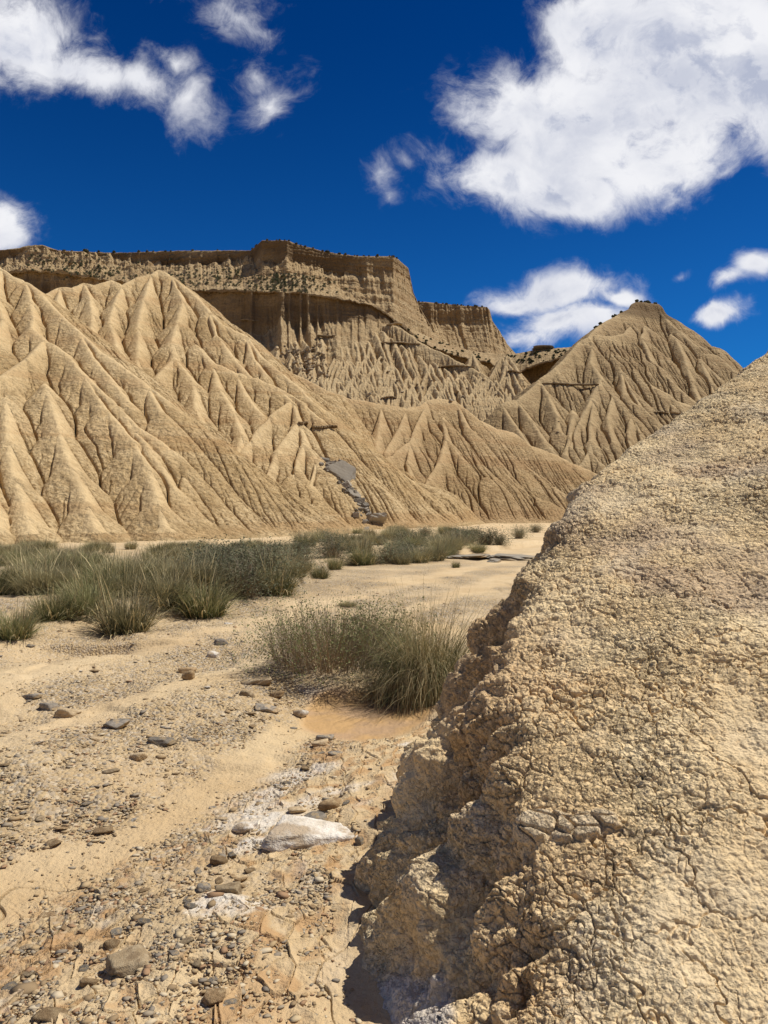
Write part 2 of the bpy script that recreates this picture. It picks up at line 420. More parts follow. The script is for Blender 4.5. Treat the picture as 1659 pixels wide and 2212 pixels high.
B = [r1(l) for l in [
    [(-200, 330), (0, 310), (120, 290), (190, 262), (245, 235), (290, 240), (340, 217), (380, 228), (455, 206), (500, 225), (560, 195), (620, 180), (650, 165), (700, 185), (740, 225), (790, 265), (850, 330), (900, 385), (1000, 430), (1060, 510), (1140, 580), (1210, 640), (1270, 700), (1330, 740), (1375, 783), (1419, 831), (1454, 875), (1507, 931), (1572, 962), (1638, 993), (1682, 1023), (1725, 1063), (1769, 1098), (1835, 1150), (1900, 1203)],
    [(700, 185), (745, 290), (725, 370), (702, 450), (712, 520), (790, 620), (800, 720), (850, 830), (945, 920)],
    [(712, 520), (640, 600), (600, 660), (580, 700)],
    [(730, 390), (800, 470), (870, 540), (960, 580), (1060, 610), (1130, 640), (1190, 690), (1220, 780), (1240, 870), (1288, 927), (1331, 988), (1375, 1045), (1428, 1098), (1489, 1146), (1520, 1170)],
    [(1130, 640), (1230, 700), (1301, 765), (1358, 813), (1400, 880), (1450, 925), (1507, 935)],
    [(1190, 690), (1110, 760), (1030, 850), (970, 910)],
    [(1240, 870), (1200, 960), (1160, 1080), (1180, 1180)],
    [(1220, 780), (1130, 900), (1090, 990), (1050, 1040)],
    [(1288, 927), (1260, 1030), (1270, 1130), (1330, 1200)],
    [(340, 217), (365, 270), (378, 340), (375, 420), (440, 520), (520, 570)],
    [(245, 235), (235, 290), (290, 370), (360, 450), (420, 520)],
    [(620, 180), (590, 280), (565, 400), (565, 520), (560, 600)],
    [(500, 225), (470, 300), (450, 380), (480, 480), (530, 560)],
    [(850, 330), (885, 430), (940, 510), (1010, 590)],
    [(1594, 975), (1594, 1032), (1620, 1076), (1682, 1133), (1747, 1185), (1808, 1225)],
    [(1585, 1041), (1550, 1098), (1520, 1160)], [(1000, 430), (1040, 530), (1080, 590)],
    [(870, 540), (890, 640), (960, 740), (990, 830), (970, 900)], [(960, 580), (1010, 680), (1070, 750)],
]]
baseB = [(-200, 50), (0, 50), (350, 54), (690, 60), (850, 70), (1000, 80), (1100, 84)]
Cc = [r2(l) for l in [
    [(-420, 500), (-307, 556), (-199, 603), (-120, 645), (-22, 682), (50, 692), (100, 705), (200, 720), (260, 710), (285, 687), (340, 682), (400, 690), (440, 720), (500, 765), (570, 800), (640, 820), (700, 868), (780, 895), (860, 935), (940, 970), (1015, 1010), (1080, 1060)],
    [(345, 685), (352, 760), (365, 840), (420, 910), (480, 980), (540, 1060), (600, 1130), (640, 1175)],
    [(285, 690), (250, 770), (215, 850), (205, 930), (220, 1000)], [(215, 850), (150, 900), (100, 930)],
    [(365, 840), (335, 930), (290, 1000), (265, 1060)],
    [(400, 690), (450, 790), (500, 850), (560, 900), (630, 970), (700, 1040), (780, 1110), (840, 1170)],
    [(500, 765), (560, 830), (640, 900), (720, 960), (800, 1020), (870, 1080), (930, 1130)],
    [(570, 800), (640, 880), (700, 940), (760, 985)], [(700, 868), (730, 930), (790, 1000), (850, 1070), (890, 1130)], [(860, 935), (880, 990), (930, 1050), (960, 1110)], [(640, 820), (670, 880), (720, 960), (770, 1040), (800, 1110), (820, 1150)], [(500, 850), (540, 930), (590, 1010), (650, 1090), (690, 1150)], [(780, 895), (850, 960), (920, 1010), (990, 1060)],
    [(100, 705), (95, 800), (80, 900)], [(200, 720), (175, 800), (120, 890)], [(0, 685), (5, 800), (20, 880)], [(-120, 645), (-110, 760), (-60, 850)], [(-60, 668), (-50, 780), (-20, 860)],
]]
baseC = [(400, 78), (768, 84), (1000, 92), (1216, 108), (1350, 114)]
Dd = [r2(l) for l in [
    [(735, 605), (800, 560), (870, 490), (900, 450), (935, 435), (985, 368), (1060, 322), (1130, 292), (1215, 297), (1240, 330), (1300, 395), (1360, 460), (1410, 500), (1450, 508), (1520, 565), (1580, 600), (1700, 650), (1850, 700)],
    [(900, 450), (948, 471), (945, 534), (988, 597), (982, 625), (948, 676), (948, 773), (943, 847), (940, 890), (985, 940), (1056, 990)],
    [(940, 890), (900, 950), (890, 1000)],
    [(988, 614), (1034, 659), (1079, 716), (1108, 739), (1136, 807), (1147, 853), (1187, 915), (1230, 980)],
    [(1028, 432), (1079, 511), (1113, 557), (1147, 602), (1204, 636), (1261, 665), (1284, 688), (1352, 710), (1375, 739), (1403, 773), (1460, 840)],
    [(1261, 671), (1273, 705), (1307, 750), (1335, 824), (1360, 880)],
    [(960, 430), (1030, 500), (1068, 568), (1102, 636), (1136, 705), (1187, 750), (1227, 818), (1267, 870), (1300, 920)],
    [(1136, 301), (1113, 369), (1079, 415), (1028, 430), (960, 425)],
    [(1159, 301), (1164, 375), (1153, 432), (1187, 523), (1261, 602), (1318, 653), (1390, 710)],
    [(1250, 335), (1284, 432), (1330, 545), (1352, 602), (1380, 680)],
    [(1330, 432), (1386, 523), (1421, 602), (1449, 688), (1477, 740), (1520, 830)],
    [(738, 605), (772, 659), (812, 745), (815, 800)],
    [(505, 755), (590, 700), (650, 685), (740, 612)], [(590, 700), (640, 790), (690, 860)], [(650, 685), (700, 760), (760, 850), (800, 900)],
    [(860, 640), (880, 740), (860, 830), (840, 900)], [(1108, 739), (1090, 830), (1110, 900)], [(1034, 659), (1010, 760), (1030, 850)], [(948, 676), (900, 780), (860, 870)],
    [(1068, 568), (1080, 660), (1120, 700)], [(1520, 565), (1590, 680), (1650, 760)], 
]]
baseD = [(900, 120), (1300, 124), (1450, 130), (1700, 140)]

hill = {}
mA = .66
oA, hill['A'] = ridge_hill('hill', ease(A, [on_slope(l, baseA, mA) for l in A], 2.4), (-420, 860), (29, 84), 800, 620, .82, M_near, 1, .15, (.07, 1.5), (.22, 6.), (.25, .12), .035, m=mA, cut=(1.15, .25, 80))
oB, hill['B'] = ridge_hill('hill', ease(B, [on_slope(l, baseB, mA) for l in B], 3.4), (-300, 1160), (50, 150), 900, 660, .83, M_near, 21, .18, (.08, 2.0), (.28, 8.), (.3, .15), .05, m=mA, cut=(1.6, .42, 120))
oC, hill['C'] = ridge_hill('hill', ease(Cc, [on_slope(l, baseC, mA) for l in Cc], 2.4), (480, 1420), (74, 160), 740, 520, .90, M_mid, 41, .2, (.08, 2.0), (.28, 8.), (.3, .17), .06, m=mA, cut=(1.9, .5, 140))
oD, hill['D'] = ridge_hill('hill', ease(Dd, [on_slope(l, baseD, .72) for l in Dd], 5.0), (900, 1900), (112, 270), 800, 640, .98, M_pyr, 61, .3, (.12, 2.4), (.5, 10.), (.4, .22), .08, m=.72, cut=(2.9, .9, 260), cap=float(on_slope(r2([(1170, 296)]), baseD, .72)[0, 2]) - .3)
for o, l in ((oA, 'tan clay hill at the left with deep straight gullies, in front of the others'), (oB, 'steep ribbed clay hill with a pale pointed peak behind the leftmost slope'),
             (oC, 'low rounded clay hill with fanned spurs in the middle of the valley'), (oD, 'brown pyramid shaped clay hill with a flat shrubby top at the right')):
    tag(o, l, 'hill', None, 'structure')

# fluted badland slope below the cliffs
rs = np.random.RandomState(5)
baseE = [(350, 166), (700, 166), (1000, 171), (1250, 166), (1400, 166)]
vt_u = [360, 480, 569, 610, 690, 800, 830, 900, 1000, 1060, 1110, 1200, 1260]
vt_v = [700, 712, 735, 700, 705, 694, 680, 735, 770, 790, 800, 800, 800]
E = []
u = 380.
while u < 1180:
    v0 = np.interp(u, vt_u, vt_v) + rs.uniform(2, 28); L = rs.uniform(90, 190); dr = rs.uniform(.15, .55) + (.2 if u < 600 else 0) * -2
    if u > 1050: dr = rs.uniform(-.4, .2)
    pts = [(u + dr * q * L + rs.uniform(-3, 3), v0 + q * L) for q in (0, .25, .5, .75, 1)]
    E.append(pts)
    if rs.rand() < .8:
        k = pts[rs.randint(1, 4)]; d2 = -rs.uniform(.2, .6); E.append([k, (k[0] + d2 * 30, k[1] + 35), (k[0] + d2 * 55, k[1] + 75)])
    u += rs.uniform(11, 22)
for vrow, cnt in ((775, 12), (815, 15), (850, 14)):
    for i in range(cnt):
        uu = rs.uniform(600, 1130); vv = vrow + rs.uniform(-15, 15)
        for dr in (rs.uniform(-.7, -.2), rs.uniform(.2, .8)):
            L = rs.uniform(35, 80); E.append([(uu, vv), (uu + dr * L * .5 + rs.uniform(-3, 3), vv + L * .5), (uu + dr * L, vv + L)])
E += [[(727, 766), (700, 830), (690, 880)], [(727, 766), (760, 820), (790, 870)], [(690, 752), (672, 800), (640, 860)], [(1047, 808), (1075, 835), (1108, 865), (1150, 900)], [(1047, 808), (1020, 850), (1000, 900)], [(1047, 808), (1050, 850), (1060, 900)],
      [(830, 684), (860, 705), (900, 735), (960, 765), (1047, 808)]]
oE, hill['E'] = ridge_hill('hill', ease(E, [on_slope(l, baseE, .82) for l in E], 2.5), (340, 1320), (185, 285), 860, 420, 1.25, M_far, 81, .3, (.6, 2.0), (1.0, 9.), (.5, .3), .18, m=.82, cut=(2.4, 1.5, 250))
tag(oE, 'fluted clay slope of many narrow spurs below the mesa cliffs', 'hill', None, 'structure')

# ------------------------------------------------------------------ cliffs as layered sheets
def sheet(name, keys, us, mat, seed=0):
    """keys: dict(v=[(u,v)..], Y=[(u,Y)..], n rows to the next key, flute, layer, rock) from the back of the top down to the foot"""
    us = np.asarray(us, f32); rows = []; fl = []; la = []; rk = []; bk = []; pi = []
    K = []
    for k in keys:
        v = np.interp(us, *zip(*k['v'])); Y = np.interp(us, *zip(*k['Y']))
        v = v + k.get('jit', 1.2) * (fbm(us / 9., us * 0 + 3, 0, 4, seed + len(K) if not k.get('js') else seed + k['js']))
        K.append(np.stack(P(us, v, Y), -1))
    for i, (k, a, b) in enumerate(zip(keys, K[:-1], K[1:])):
        n = k['n']
        for j in range(n):
            t = j / n; rows.append(a * (1 - t) + b * t)
            k2 = keys[i + 1]
            for arr, nm in ((fl, 'flute'), (la, 'layer'), (rk, 'rock'), (bk, 'block'), (pi, 'pillar')):
                arr.append(k.get(nm, 0) * (1 - t) + k2.get(nm, 0) * t if nm != 'rock' else k.get(nm, 0))
    rows.append(K[-1])
    for arr, nm in ((fl, 'flute'), (la, 'layer'), (rk, 'rock'), (bk, 'block'), (pi, 'pillar')): arr.append(keys[-1].get(nm, 0))
    G = np.stack(rows).astype(f32); X, Y, Z = G[..., 0], G[..., 1], G[..., 2]
    fl = np.array(fl, f32)[:, None]; la = np.array(la, f32)[:, None]; rk = np.array(rk, f32)[:, None]
    bk = np.array(bk, f32)[:, None]; pi = np.array(pi, f32)[:, None]
    if bk.max() > 0:
        w1, w2, wc = worley(X * .22, Y * .22, Z * .4, seed + 21); w3, w4, wd = worley(X * .6, Y * .6, Z * 1.0, seed + 22)
        jb = JIT[wc % 256, 0]
        Z = Z + bk * (1 + 1.3 * sst(420, 250, us))[None] * ((.7 - w1) * (jb > .45) * 2.2 * jb + (.6 - w3) * .7 + .8 * fbm(X * .05, Y * .05, 0, 3, seed + 23))
    if pi.max() > 0:
        pz = sum(a * np.exp(-((us - c - .02 * a * (rows_i - 20)) / w) ** 2) for c, w, a in ((547, 4, 3.2), (612, 9, 4.5), (628, 4, 2.5), (652, 4, 3.5), (668, 5, 3.), (688, 3, 2.), (730, 6, 1.5), (118, 8, 3), (96, 5, 3), (150, 6, 2.5), (60, 7, 2), (215, 6, 2))
                 for rows_i in (0,))
        Y = Y - .6 * pi * pz[None] * np.clip(.8 + .6 * pn(X * .1, Z * .25, 3, seed + 24), .2, 1.4)
    xw = X + .25 * Y + 1.5 * pn(X * .08, Z * .06, 0, seed)
    f = np.abs(fbm(xw * .16, Z * .012, 1.5, 3, seed + 2)) * 1.6 + .5 * np.abs(pn(xw * .7, Z * .04, 2.5, seed + 3)) + .5 * pn(X * .03, Z * .02, 0, seed + 5)
    l = pn(X * .015, Z * .55, 0, seed + 6) + .6 * pn(X * .03, Z * 1.6, 4, seed + 7)
    bl = pn(X * .25, Z * .25, Y * .25, seed + 8) + .5 * pn(X * .8, Z * .8, Y * .8, seed + 9)
    Y2 = Y + fl * (.5 - f) * -1.0 * -1 + la * l + .25 * (fl + la) * bl
    Z2 = Z + .12 * (fl + la) * fbm(X * .4, Y * .4, Z * .4, 3, seed + 11) * 2
    return grid_mesh(name, X, Y2, Z2, mat, {'rock': np.broadcast_to(rk, X.shape).ravel() * np.clip(.75 + 1.2 * pn(X * .06, Z * .1, 0, seed + 13), 0, 1).ravel()}), (X, Y2, Z2)

rim = [(-150, 556), (0, 541), (40, 536), (62, 530), (92, 529), (125, 541), (250, 546), (400, 541), (500, 541), (541, 541), (553, 531), (566, 519), (620, 519), (645, 528), (700, 543), (770, 553), (848, 553), (860, 560), (882, 579), (887, 602), (893, 632), (906, 662), (925, 695), (950, 735), (985, 765)]
rimY = [(-150, 330), (0, 320), (250, 315), (500, 300), (545, 290), (566, 272), (620, 266), (700, 272), (850, 276), (862, 280), (884, 288), (900, 294), (985, 300)]
def off(c, d): return [(u, v + d) for u, v in c]
def comb(c, add): 
    us = sorted(set([p[0] for p in c] + [p[0] for p in add])); return [(u, float(np.interp(u, *zip(*c)) + np.interp(u, *zip(*add)))) for u in us]
capb = [(-150, 570), (0, 562), (40, 546), (62, 534), (92, 533), (125, 545), (235, 549), (262, 560), (300, 566), (384, 571), (463, 570), (532, 556), (566, 567), (596, 569), (617, 561), (648, 572), (691, 582), (781, 594), (848, 588), (860, 590), (882, 600), (890, 625), (898, 650), (910, 675), (928, 702), (952, 738), (985, 768)]
flb = [(-150, 592), (0, 585), (92, 575), (250, 575), (384, 582), (532, 575), (566, 580), (617, 585), (650, 592), (700, 608), (760, 640), (800, 668), (850, 690), (900, 715), (950, 745), (985, 772)]
led = [(-150, 605), (0, 592), (60, 584), (130, 590), (200, 600), (300, 612), (384, 628), (543, 629), (600, 630), (650, 634), (700, 640), (760, 650), (806, 659), (840, 682), (900, 728), (950, 758), (985, 780)]
clb = [(-150, 660), (0, 655), (100, 650), (200, 650), (300, 660), (384, 685), (484, 702), (569, 726), (609, 692), (640, 715), (688, 697), (794, 690), (830, 694), (900, 738), (985, 790)]
us = np.concatenate([np.arange(-150, 860, 1.0), np.arange(860, 910, .25), np.arange(910, 986, 1)])
capY = comb(rimY, [(-150, .3), (985, .2)])
fY = comb(rimY, [(-150, -6), (500, -6), (566, -5), (620, -7), (850, -9), (985, -10)])
ledY = [(-150, 282), (100, 280), (200, 276), (384, 262), (543, 246), (650, 243), (760, 244), (806, 248), (850, 256), (900, 268), (985, 278)]
keysF = [
    dict(v=off(rim, 3), Y=comb(rimY, [(-150, 60), (985, 25)]), n=6, js=50),
    dict(v=rim, Y=comb(rimY, [(-150, 1), (985, 1)]), n=2, layer=.4, js=50, rock=.6),
    dict(v=off(rim, 2), Y=comb(rimY, [(-150, .3), (985, .3)]), n=30, layer=1.0, flute=1.0, js=50, rock=1.),
    dict(v=capb, Y=capY, n=40, layer=.8, flute=2.3, jit=12, rock=0),
    dict(v=flb, Y=fY, n=90, layer=1.0, flute=1.2, jit=7, block=1.5),
    dict(v=off(led, -2), Y=comb(ledY, [(-150, 1), (985, 1)]), n=3, layer=.3, flute=.5, js=51, jit=4, rock=.6, block=.8),
    dict(v=off(led, -1), Y=comb(ledY, [(-150, -1.5), (985, -.5)]), n=4, layer=.3, flute=.6, js=51, jit=4, rock=.8, block=.5),
    dict(v=off(led, 2), Y=comb(ledY, [(-150, -1.5), (985, -.5)]), n=4, layer=.2, flute=.6, js=51, jit=4, rock=.8),
    dict(v=off(led, 4), Y=comb(ledY, [(-150, 1), (806, 1), (985, 0)]), n=70, layer=.55, flute=1.8, js=51, jit=4, rock=.85, pillar=1),
    dict(v=clb, Y=comb(ledY, [(-150, .2), (985, -1)]), n=50, layer=.3, flute=2.0, jit=10, rock=0, pillar=1.6),
    dict(v=off(clb, 90), Y=comb(ledY, [(-150, -25), (985, -20)]), n=4, layer=.3, flute=1.5, jit=6),
    dict(v=off(clb, 240), Y=comb(ledY, [(-150, -25), (985, -20)]), n=1),
]
oF, hill['F'] = sheet('cliff', keysF, us, M_far, 200)
tag(oF, 'high flat topped mesa cliff in two brown rock bands at the back left', 'cliff', None, 'structure')
# farther block of the mesa
rim3 = [(860, 646), (904, 651), (1000, 660), (1052, 663), (1058, 670), (1064, 694), (1080, 716), (1092, 738), (1112, 762), (1130, 775)]
cap3 = [(860, 690), (904, 695), (1000, 700), (1052, 695), (1060, 698), (1068, 708), (1081, 720), (1093, 740), (1113, 764), (1130, 778)]
ft3 = [(860, 720), (904, 735), (960, 748), (1000, 757), (1060, 762), (1112, 768), (1130, 782)]
keys3 = [dict(v=off(rim3, 2), Y=[(860, 380), (1130, 380)], n=4, js=50), dict(v=rim3, Y=[(860, 331), (1052, 326), (1130, 336)], n=2, layer=.4, rock=.6, js=50),
         dict(v=off(rim3, 2), Y=[(860, 330), (1052, 325), (1130, 335)], n=36, layer=.7, flute=2.2, rock=.6, js=50), dict(v=cap3, Y=[(860, 328), (1052, 323), (1130, 334)], n=50, layer=.4, flute=2.6, jit=6, rock=0),
         dict(v=ft3, Y=[(860, 316), (1052, 314), (1130, 331)], n=20, layer=.3, flute=1.5), dict(v=off(ft3, 40), Y=[(860, 280), (1130, 300)], n=1)]
oG, hill['G'] = sheet('cliff', keys3, np.concatenate([np.arange(860, 1050, .7), np.arange(1050, 1130, .3)]), M_far, 300)
tag(oG, 'farther cliff block with a sloping right edge behind the main mesa', 'cliff', None, 'structure')
# shrubby plateau with a hollow cliff between the mesa and the pyramid hill
rimH = [(780, 655), (830, 672), (880, 705), (940, 735), (1000, 753), (1060, 765), (1110, 765), (1150, 757), (1200, 752), (1242, 749), (1300, 752), (1400, 770)]
edgH = [(780, 668), (830, 690), (880, 722), (940, 752), (1000, 770), (1060, 782), (1090, 800), (1120, 803), (1160, 786), (1200, 775), (1242, 764), (1300, 765), (1400, 780)]
botH = [(780, 690), (830, 706), (880, 734), (940, 762), (1000, 790), (1060, 812), (1090, 826), (1120, 835), (1160, 840), (1200, 812), (1242, 795), (1300, 790), (1400, 800)]
YH = [(780, 262), (900, 262), (1000, 255), (1100, 246), (1200, 238), (1300, 236), (1400, 240)]
keysH = [dict(v=off(rimH, 1), Y=comb(YH, [(780, 60), (1400, 60)]), n=4), dict(v=rimH, Y=comb(YH, [(780, 14), (1400, 14)]), n=30, layer=.3, flute=.6),
         dict(v=edgH, Y=YH, n=3, layer=.2, flute=.5, js=52, jit=3, rock=.5), dict(v=off(edgH, 3), Y=YH, n=3, layer=.2, js=52, jit=3, rock=.5), dict(v=off(edgH, 5), Y=comb(YH, [(780, 1), (1060, 3), (1160, 9), (1250, 7), (1400, 2)]), n=40, layer=.4, flute=1.0, rock=.5, jit=3, js=52),
         dict(v=botH, Y=comb(YH, [(780, 0), (1060, 2), (1160, 8), (1250, 6), (1400, 1)]), n=30, flute=2.5, layer=.2, jit=8), dict(v=off(botH, 60), Y=comb(YH, [(780, -25), (1400, -25)]), n=1, flute=1.)]
oH, hill['H'] = sheet('cliff', keysH, np.arange(780, 1400, .8), M_far, 400)
tag(oH, 'low undercut cliff with a shrubby top between mesa and pyramid hill', 'cliff', None, 'structure')


# ------------------------------------------------------------------ the wash: one ground sheet
TL = [(-400, 1400), (0, 1372), (120, 1335), (250, 1348), (350, 1325), (480, 1295), (640, 1272), (740, 1218), (850, 1213), (1000, 1197), (1200, 1172), (1700, 1165)]
def terrace_line(u):
    return CAMH * F / (np.interp(u, *zip(*TL)) - CV)
def base_ground(x, y):
    x = np.asarray(x, f32); y = np.asarray(y, f32); yy = np.maximum(y, .3)
    u = np.clip(x / yy * F + CU, -400, 1700)
    d = y - terrace_line(u) + .5 * pn(x * .7, y * .7, 0, 31) + .25 * pn(x * 2.3, y * 2.3, 0, 32)
    z = .20 * sst(-.15, .55, d) * (y > 1)
    a = x * .925 - y * .38
    z = z + .05 * np.sin(a * 2.9 + 1.2 * pn(x * .3, y * .3, 0, 33)) * sst(20, 6, y) + .08 * pn(x * .35, y * .35, 0, 34) + .035 * pn(x * 1.1, y * 1.1, 0, 35)
    st = fbm(x * .55 + .2 * y, y * .42, 0, 4, 37) ; z = z + (.035 * sst(-.06, .06, st) + .02 * sst(.15, .3, st)) * sst(30, 12, y) * sst(1, 2.5, y)
    z = z + .17 * np.exp(-(((x + .45) / .55) ** 2 + ((y - 7.55) / .45) ** 2))
    pd = ((x + .18) / .60) ** 2 + ((y - 6.35) / .95) ** 2
    z = z * (1 - np.exp(-pd ** 2)) - .06 * np.exp(-pd ** 2)
    # cut bank and little gully on the left
    gx, gy = x + 3.45, y - 9.35
    cut = np.exp(-((gx / .75) ** 2)) * sst(-.9, -.55, gy) * sst(.18, .06, gy + .12 * pn(x * 3, y * 3, 0, 36))
    z = z - .16 * cut
    return z * sst(400, 60, np.hypot(x, y)) + (-.02)
def band(a, c, w): return np.exp(-((a - c) / w) ** 2)
def masks(x, y):
    w = .35 * pn(x * .45, y * .45, 0, 41) + .15 * pn(x * 1.6, y * 1.6, 0, 42)
    a = x * .925 - y * .38 + w
    lane = np.clip(band(a, -2.75, .20) + band(a, -4.35, .30) + .8 * band(a, -6.1, .35), 0, 1)
    n = fbm(x * .9, y * .9, 0, 4, 43)
    grav = np.clip(.72 + 1.2 * n - lane * 1.1, 0, 1) * sst(-2.0, -2.5, a) + .35 * np.clip(.3 + 1.6 * n, 0, 1) * sst(-2.4, -1.9, a) * sst(-.9, -1.5, a)
    mud = sst(-2.75, -2.35, a) * sst(-1.15, -1.5, a) * sst(9, 6.5, y)
    pd = ((x + .16) / .54) ** 2 + ((y - 6.35) / .88) ** 2 + .5 * pn(x * 2, y * 2, 0, 44)
    pud = sst(1.15, .8, pd)
    return a, lane, grav * (1 - pud), mud * (1 - pud), pud

def build_ground():
    v = np.arange(2290, 1136, -1.12); r = CAMH * F / (v - CV)
    r = np.concatenate([np.linspace(.25, r[0], 14)[:-1], r, np.exp(np.linspace(math.log(r[-1] * 1.02), math.log(9000), 60))]).astype(f32)
    tn = np.arange(-930, 931, 1.4) / F; th = np.arctan(tn)
    th = np.concatenate([th, np.linspace(th[-1] + .05, 2 * math.pi + th[0] - .05, 60)]).astype(f32)
    RR, TH = np.meshgrid(r, th, indexing='ij')
    X = RR * np.sin(TH); Y = RR * np.cos(TH)
    # keep image rows level: radius is measured along y in front
    c = np.where((np.abs(np.cos(TH)) > .8) & (np.cos(TH) > 0), 1 / np.maximum(np.cos(TH), .1), 1.17); X = X * c; Y = Y * c
    Z = base_ground(X, Y)
    a, lane, grav, mud, pud = masks(X, Y)
    near = sst(26, 8, RR)
    # gravelly roughness
    Z = Z + near * grav * (.016 * fbm(X * 14, Y * 14, 0, 3, 51, .6) + .014 * np.abs(pn(X * 5, Y * 5, 0, 52)))
    Z = Z + near * (.011 * fbm(X * 7, Y * 7, 0, 4, 53, .6) + .0035 * pn(X * 45, Y * 45, 0, 54))
    # dried, curling mud plates
    wx = X + .03 * pn(X * 6, Y * 6, 0, 55); wy = Y + .03 * pn(X * 6, Y * 6, 1, 56)
    f1, f2, ci = worley2(wx * 9.5, wy * 7.5, 1); e = f2 - f1
    pl = JIT[ci % 256, 0]
    mz = mud * sst(.05, .3, fbm(X * 1.2, Y * 1.2, 0, 3, 57) + .25)
    curl = np.where(e > .05, .010 * np.exp(-(e - .05) / .18) * (pl * 1.7), -.010)
    tiltx = (JIT[ci % 256, 1] - .5) * .03
    Z = Z + mz * (curl + tiltx * (f1 - .3) + .005 * (pl - .5))
    # a few wandering shrinkage cracks on the smooth sand
    f1b, f2b, cb = worley2(X * 1.5 + .25 * pn(X * 4, Y * 4, 0, 58), Y * 1.1 + .25 * pn(X * 4, Y * 4, 3, 59), 2)
    ck = (f2b - f1b < .018) * (1 - grav) * (JIT[cb % 256, 2] > .6) * (RR < 9) * (pud < .5)
    Z = Z - .012 * ck
    Z = Z * 1.0
    orange = np.clip(mz * sst(.06, .3, pn(X * 11, Y * 9, 0, 61) + .35 * pn(X * 3, Y * 3, 0, 62) + .12) * (pl > .25) + .75 * mud * sst(.15, .5, fbm(X * 1.6, Y * 1.6, 0, 3, 63)), 0, 1)
    salt = mud * sst(.22, .5, fbm(X * 1.9, Y * 1.9, 0, 5, 64)) * .8
    salt = np.maximum(salt, .7 * sst(1.0, .3, ((X + .52) / .32) ** 2 + ((Y - 6.9) / .22) ** 2 + .9 * fbm(X * 5, Y * 5, 0, 3, 65)))
    for cx, cy, ra, rb in ((-.68, 4.0, .16, .20), (-.62, 3.05, .2, .12), (-.5, 3.7, .3, .12)):
        salt = np.maximum(salt, sst(1.0, .35, ((X - cx) / ra) ** 2 + ((Y - cy) / rb) ** 2 + .8 * fbm(X * 8, Y * 8, 0, 4, 66)))
    pale = sst(.0, .5, fbm(X * .5, Y * .5, 0, 4, 67)) * .7
    o = grid_mesh('ground', X, Y, Z, ground_mat(), {'mud': orange, 'salt': salt, 'grav': grav * sst(40, 15, RR), 'pud': pud, 'pale': pale, 'ck': ck}, wrap=True)
    tag(o, 'dry sandy wash floor of gravel, cracked mud and pale dust', 'ground', None, 'structure')
def ground_mat():
    m, nt, b = new_mat('wash_ground'); N = NB(nt)
    co = N.n('ShaderNodeTexCoord').outputs['Object']
    n1 = N.noise(co, .5, 5, .6); n2 = N.noise(co, 9, 5, .65); n3 = N.noise(co, 60, 4, .7)
    col = N.mix(N.ramp(n1, .35, .7), (.59, .42, .225), (.66, .50, .295))
    col = N.mix(N.math('MULTIPLY', N.attr('pale'), .6), col, (.72, .56, .33))
    col = N.mix(N.ramp(n2, .5, .75, 0, .35), col, (.48, .32, .15))
    gr = N.mix(N.ramp(n2, .4, .65), (.42, .30, .155), (.56, .41, .22))
    # grains of mixed stone
    vo = N.n('ShaderNodeTexVoronoi'); vo.inputs['Scale'].default_value = 42; N.l(N.scaled(co, (1, .8, 1)), vo.inputs['Vector'])
    vs_ = N.n('ShaderNodeSeparateColor'); N.l(vo.outputs['Color'], vs_.inputs[0])
    gr = N.mix(N.math('MULTIPLY', N.ramp(vs_.outputs[0], .6, .75), .75), gr, (.24, .175, .11))
    gr = N.mix(N.math('MULTIPLY', N.ramp(vs_.outputs[1], .72, .8), .7), gr, (.30, .28, .25))
    gr = N.mix(N.math('MULTIPLY', N.ramp(vs_.outputs[2], .82, .9), .6), gr, (.66, .58, .46))
    col = N.mix(N.math('MULTIPLY', N.attr('grav'), .85), col, gr)
    col = N.mix(N.math('MULTIPLY', N.attr('mud'), .6), col, (.46, .25, .10))
    salt = N.math('MULTIPLY', N.attr('salt'), N.ramp(n2, .3, .6, .2, .85))
    col = N.mix(salt, col, (.76, .69, .58))
    pud = N.attr('pud')
    pc = N.mix(N.ramp(N.noise(co, 2.2, 4), .4, .6), (.45, .295, .165), (.52, .325, .145))
    col = N.mix(pud, col, pc)
    col = N.mix(N.math('MULTIPLY', N.attr('ck'), .6), col, (.20, .13, .06))
    N.l(col, b.inputs['Base Color'])
    N.l(N.ramp(pud, 0, 1, .95, .5), b.inputs['Roughness'])
    hgt = N.math('MULTIPLY', N.math('ADD', N.math('MULTIPLY', n3, .5), N.math('ADD', n2, N.math('MULTIPLY', N.math('MULTIPLY', vo.outputs['Distance'], -1.2), N.attr('grav')))), N.ramp(pud, 0, 1, 1, .08))
    N.l(N.bump(hgt, .022), b.inputs['Normal'])
    return m
build_ground()

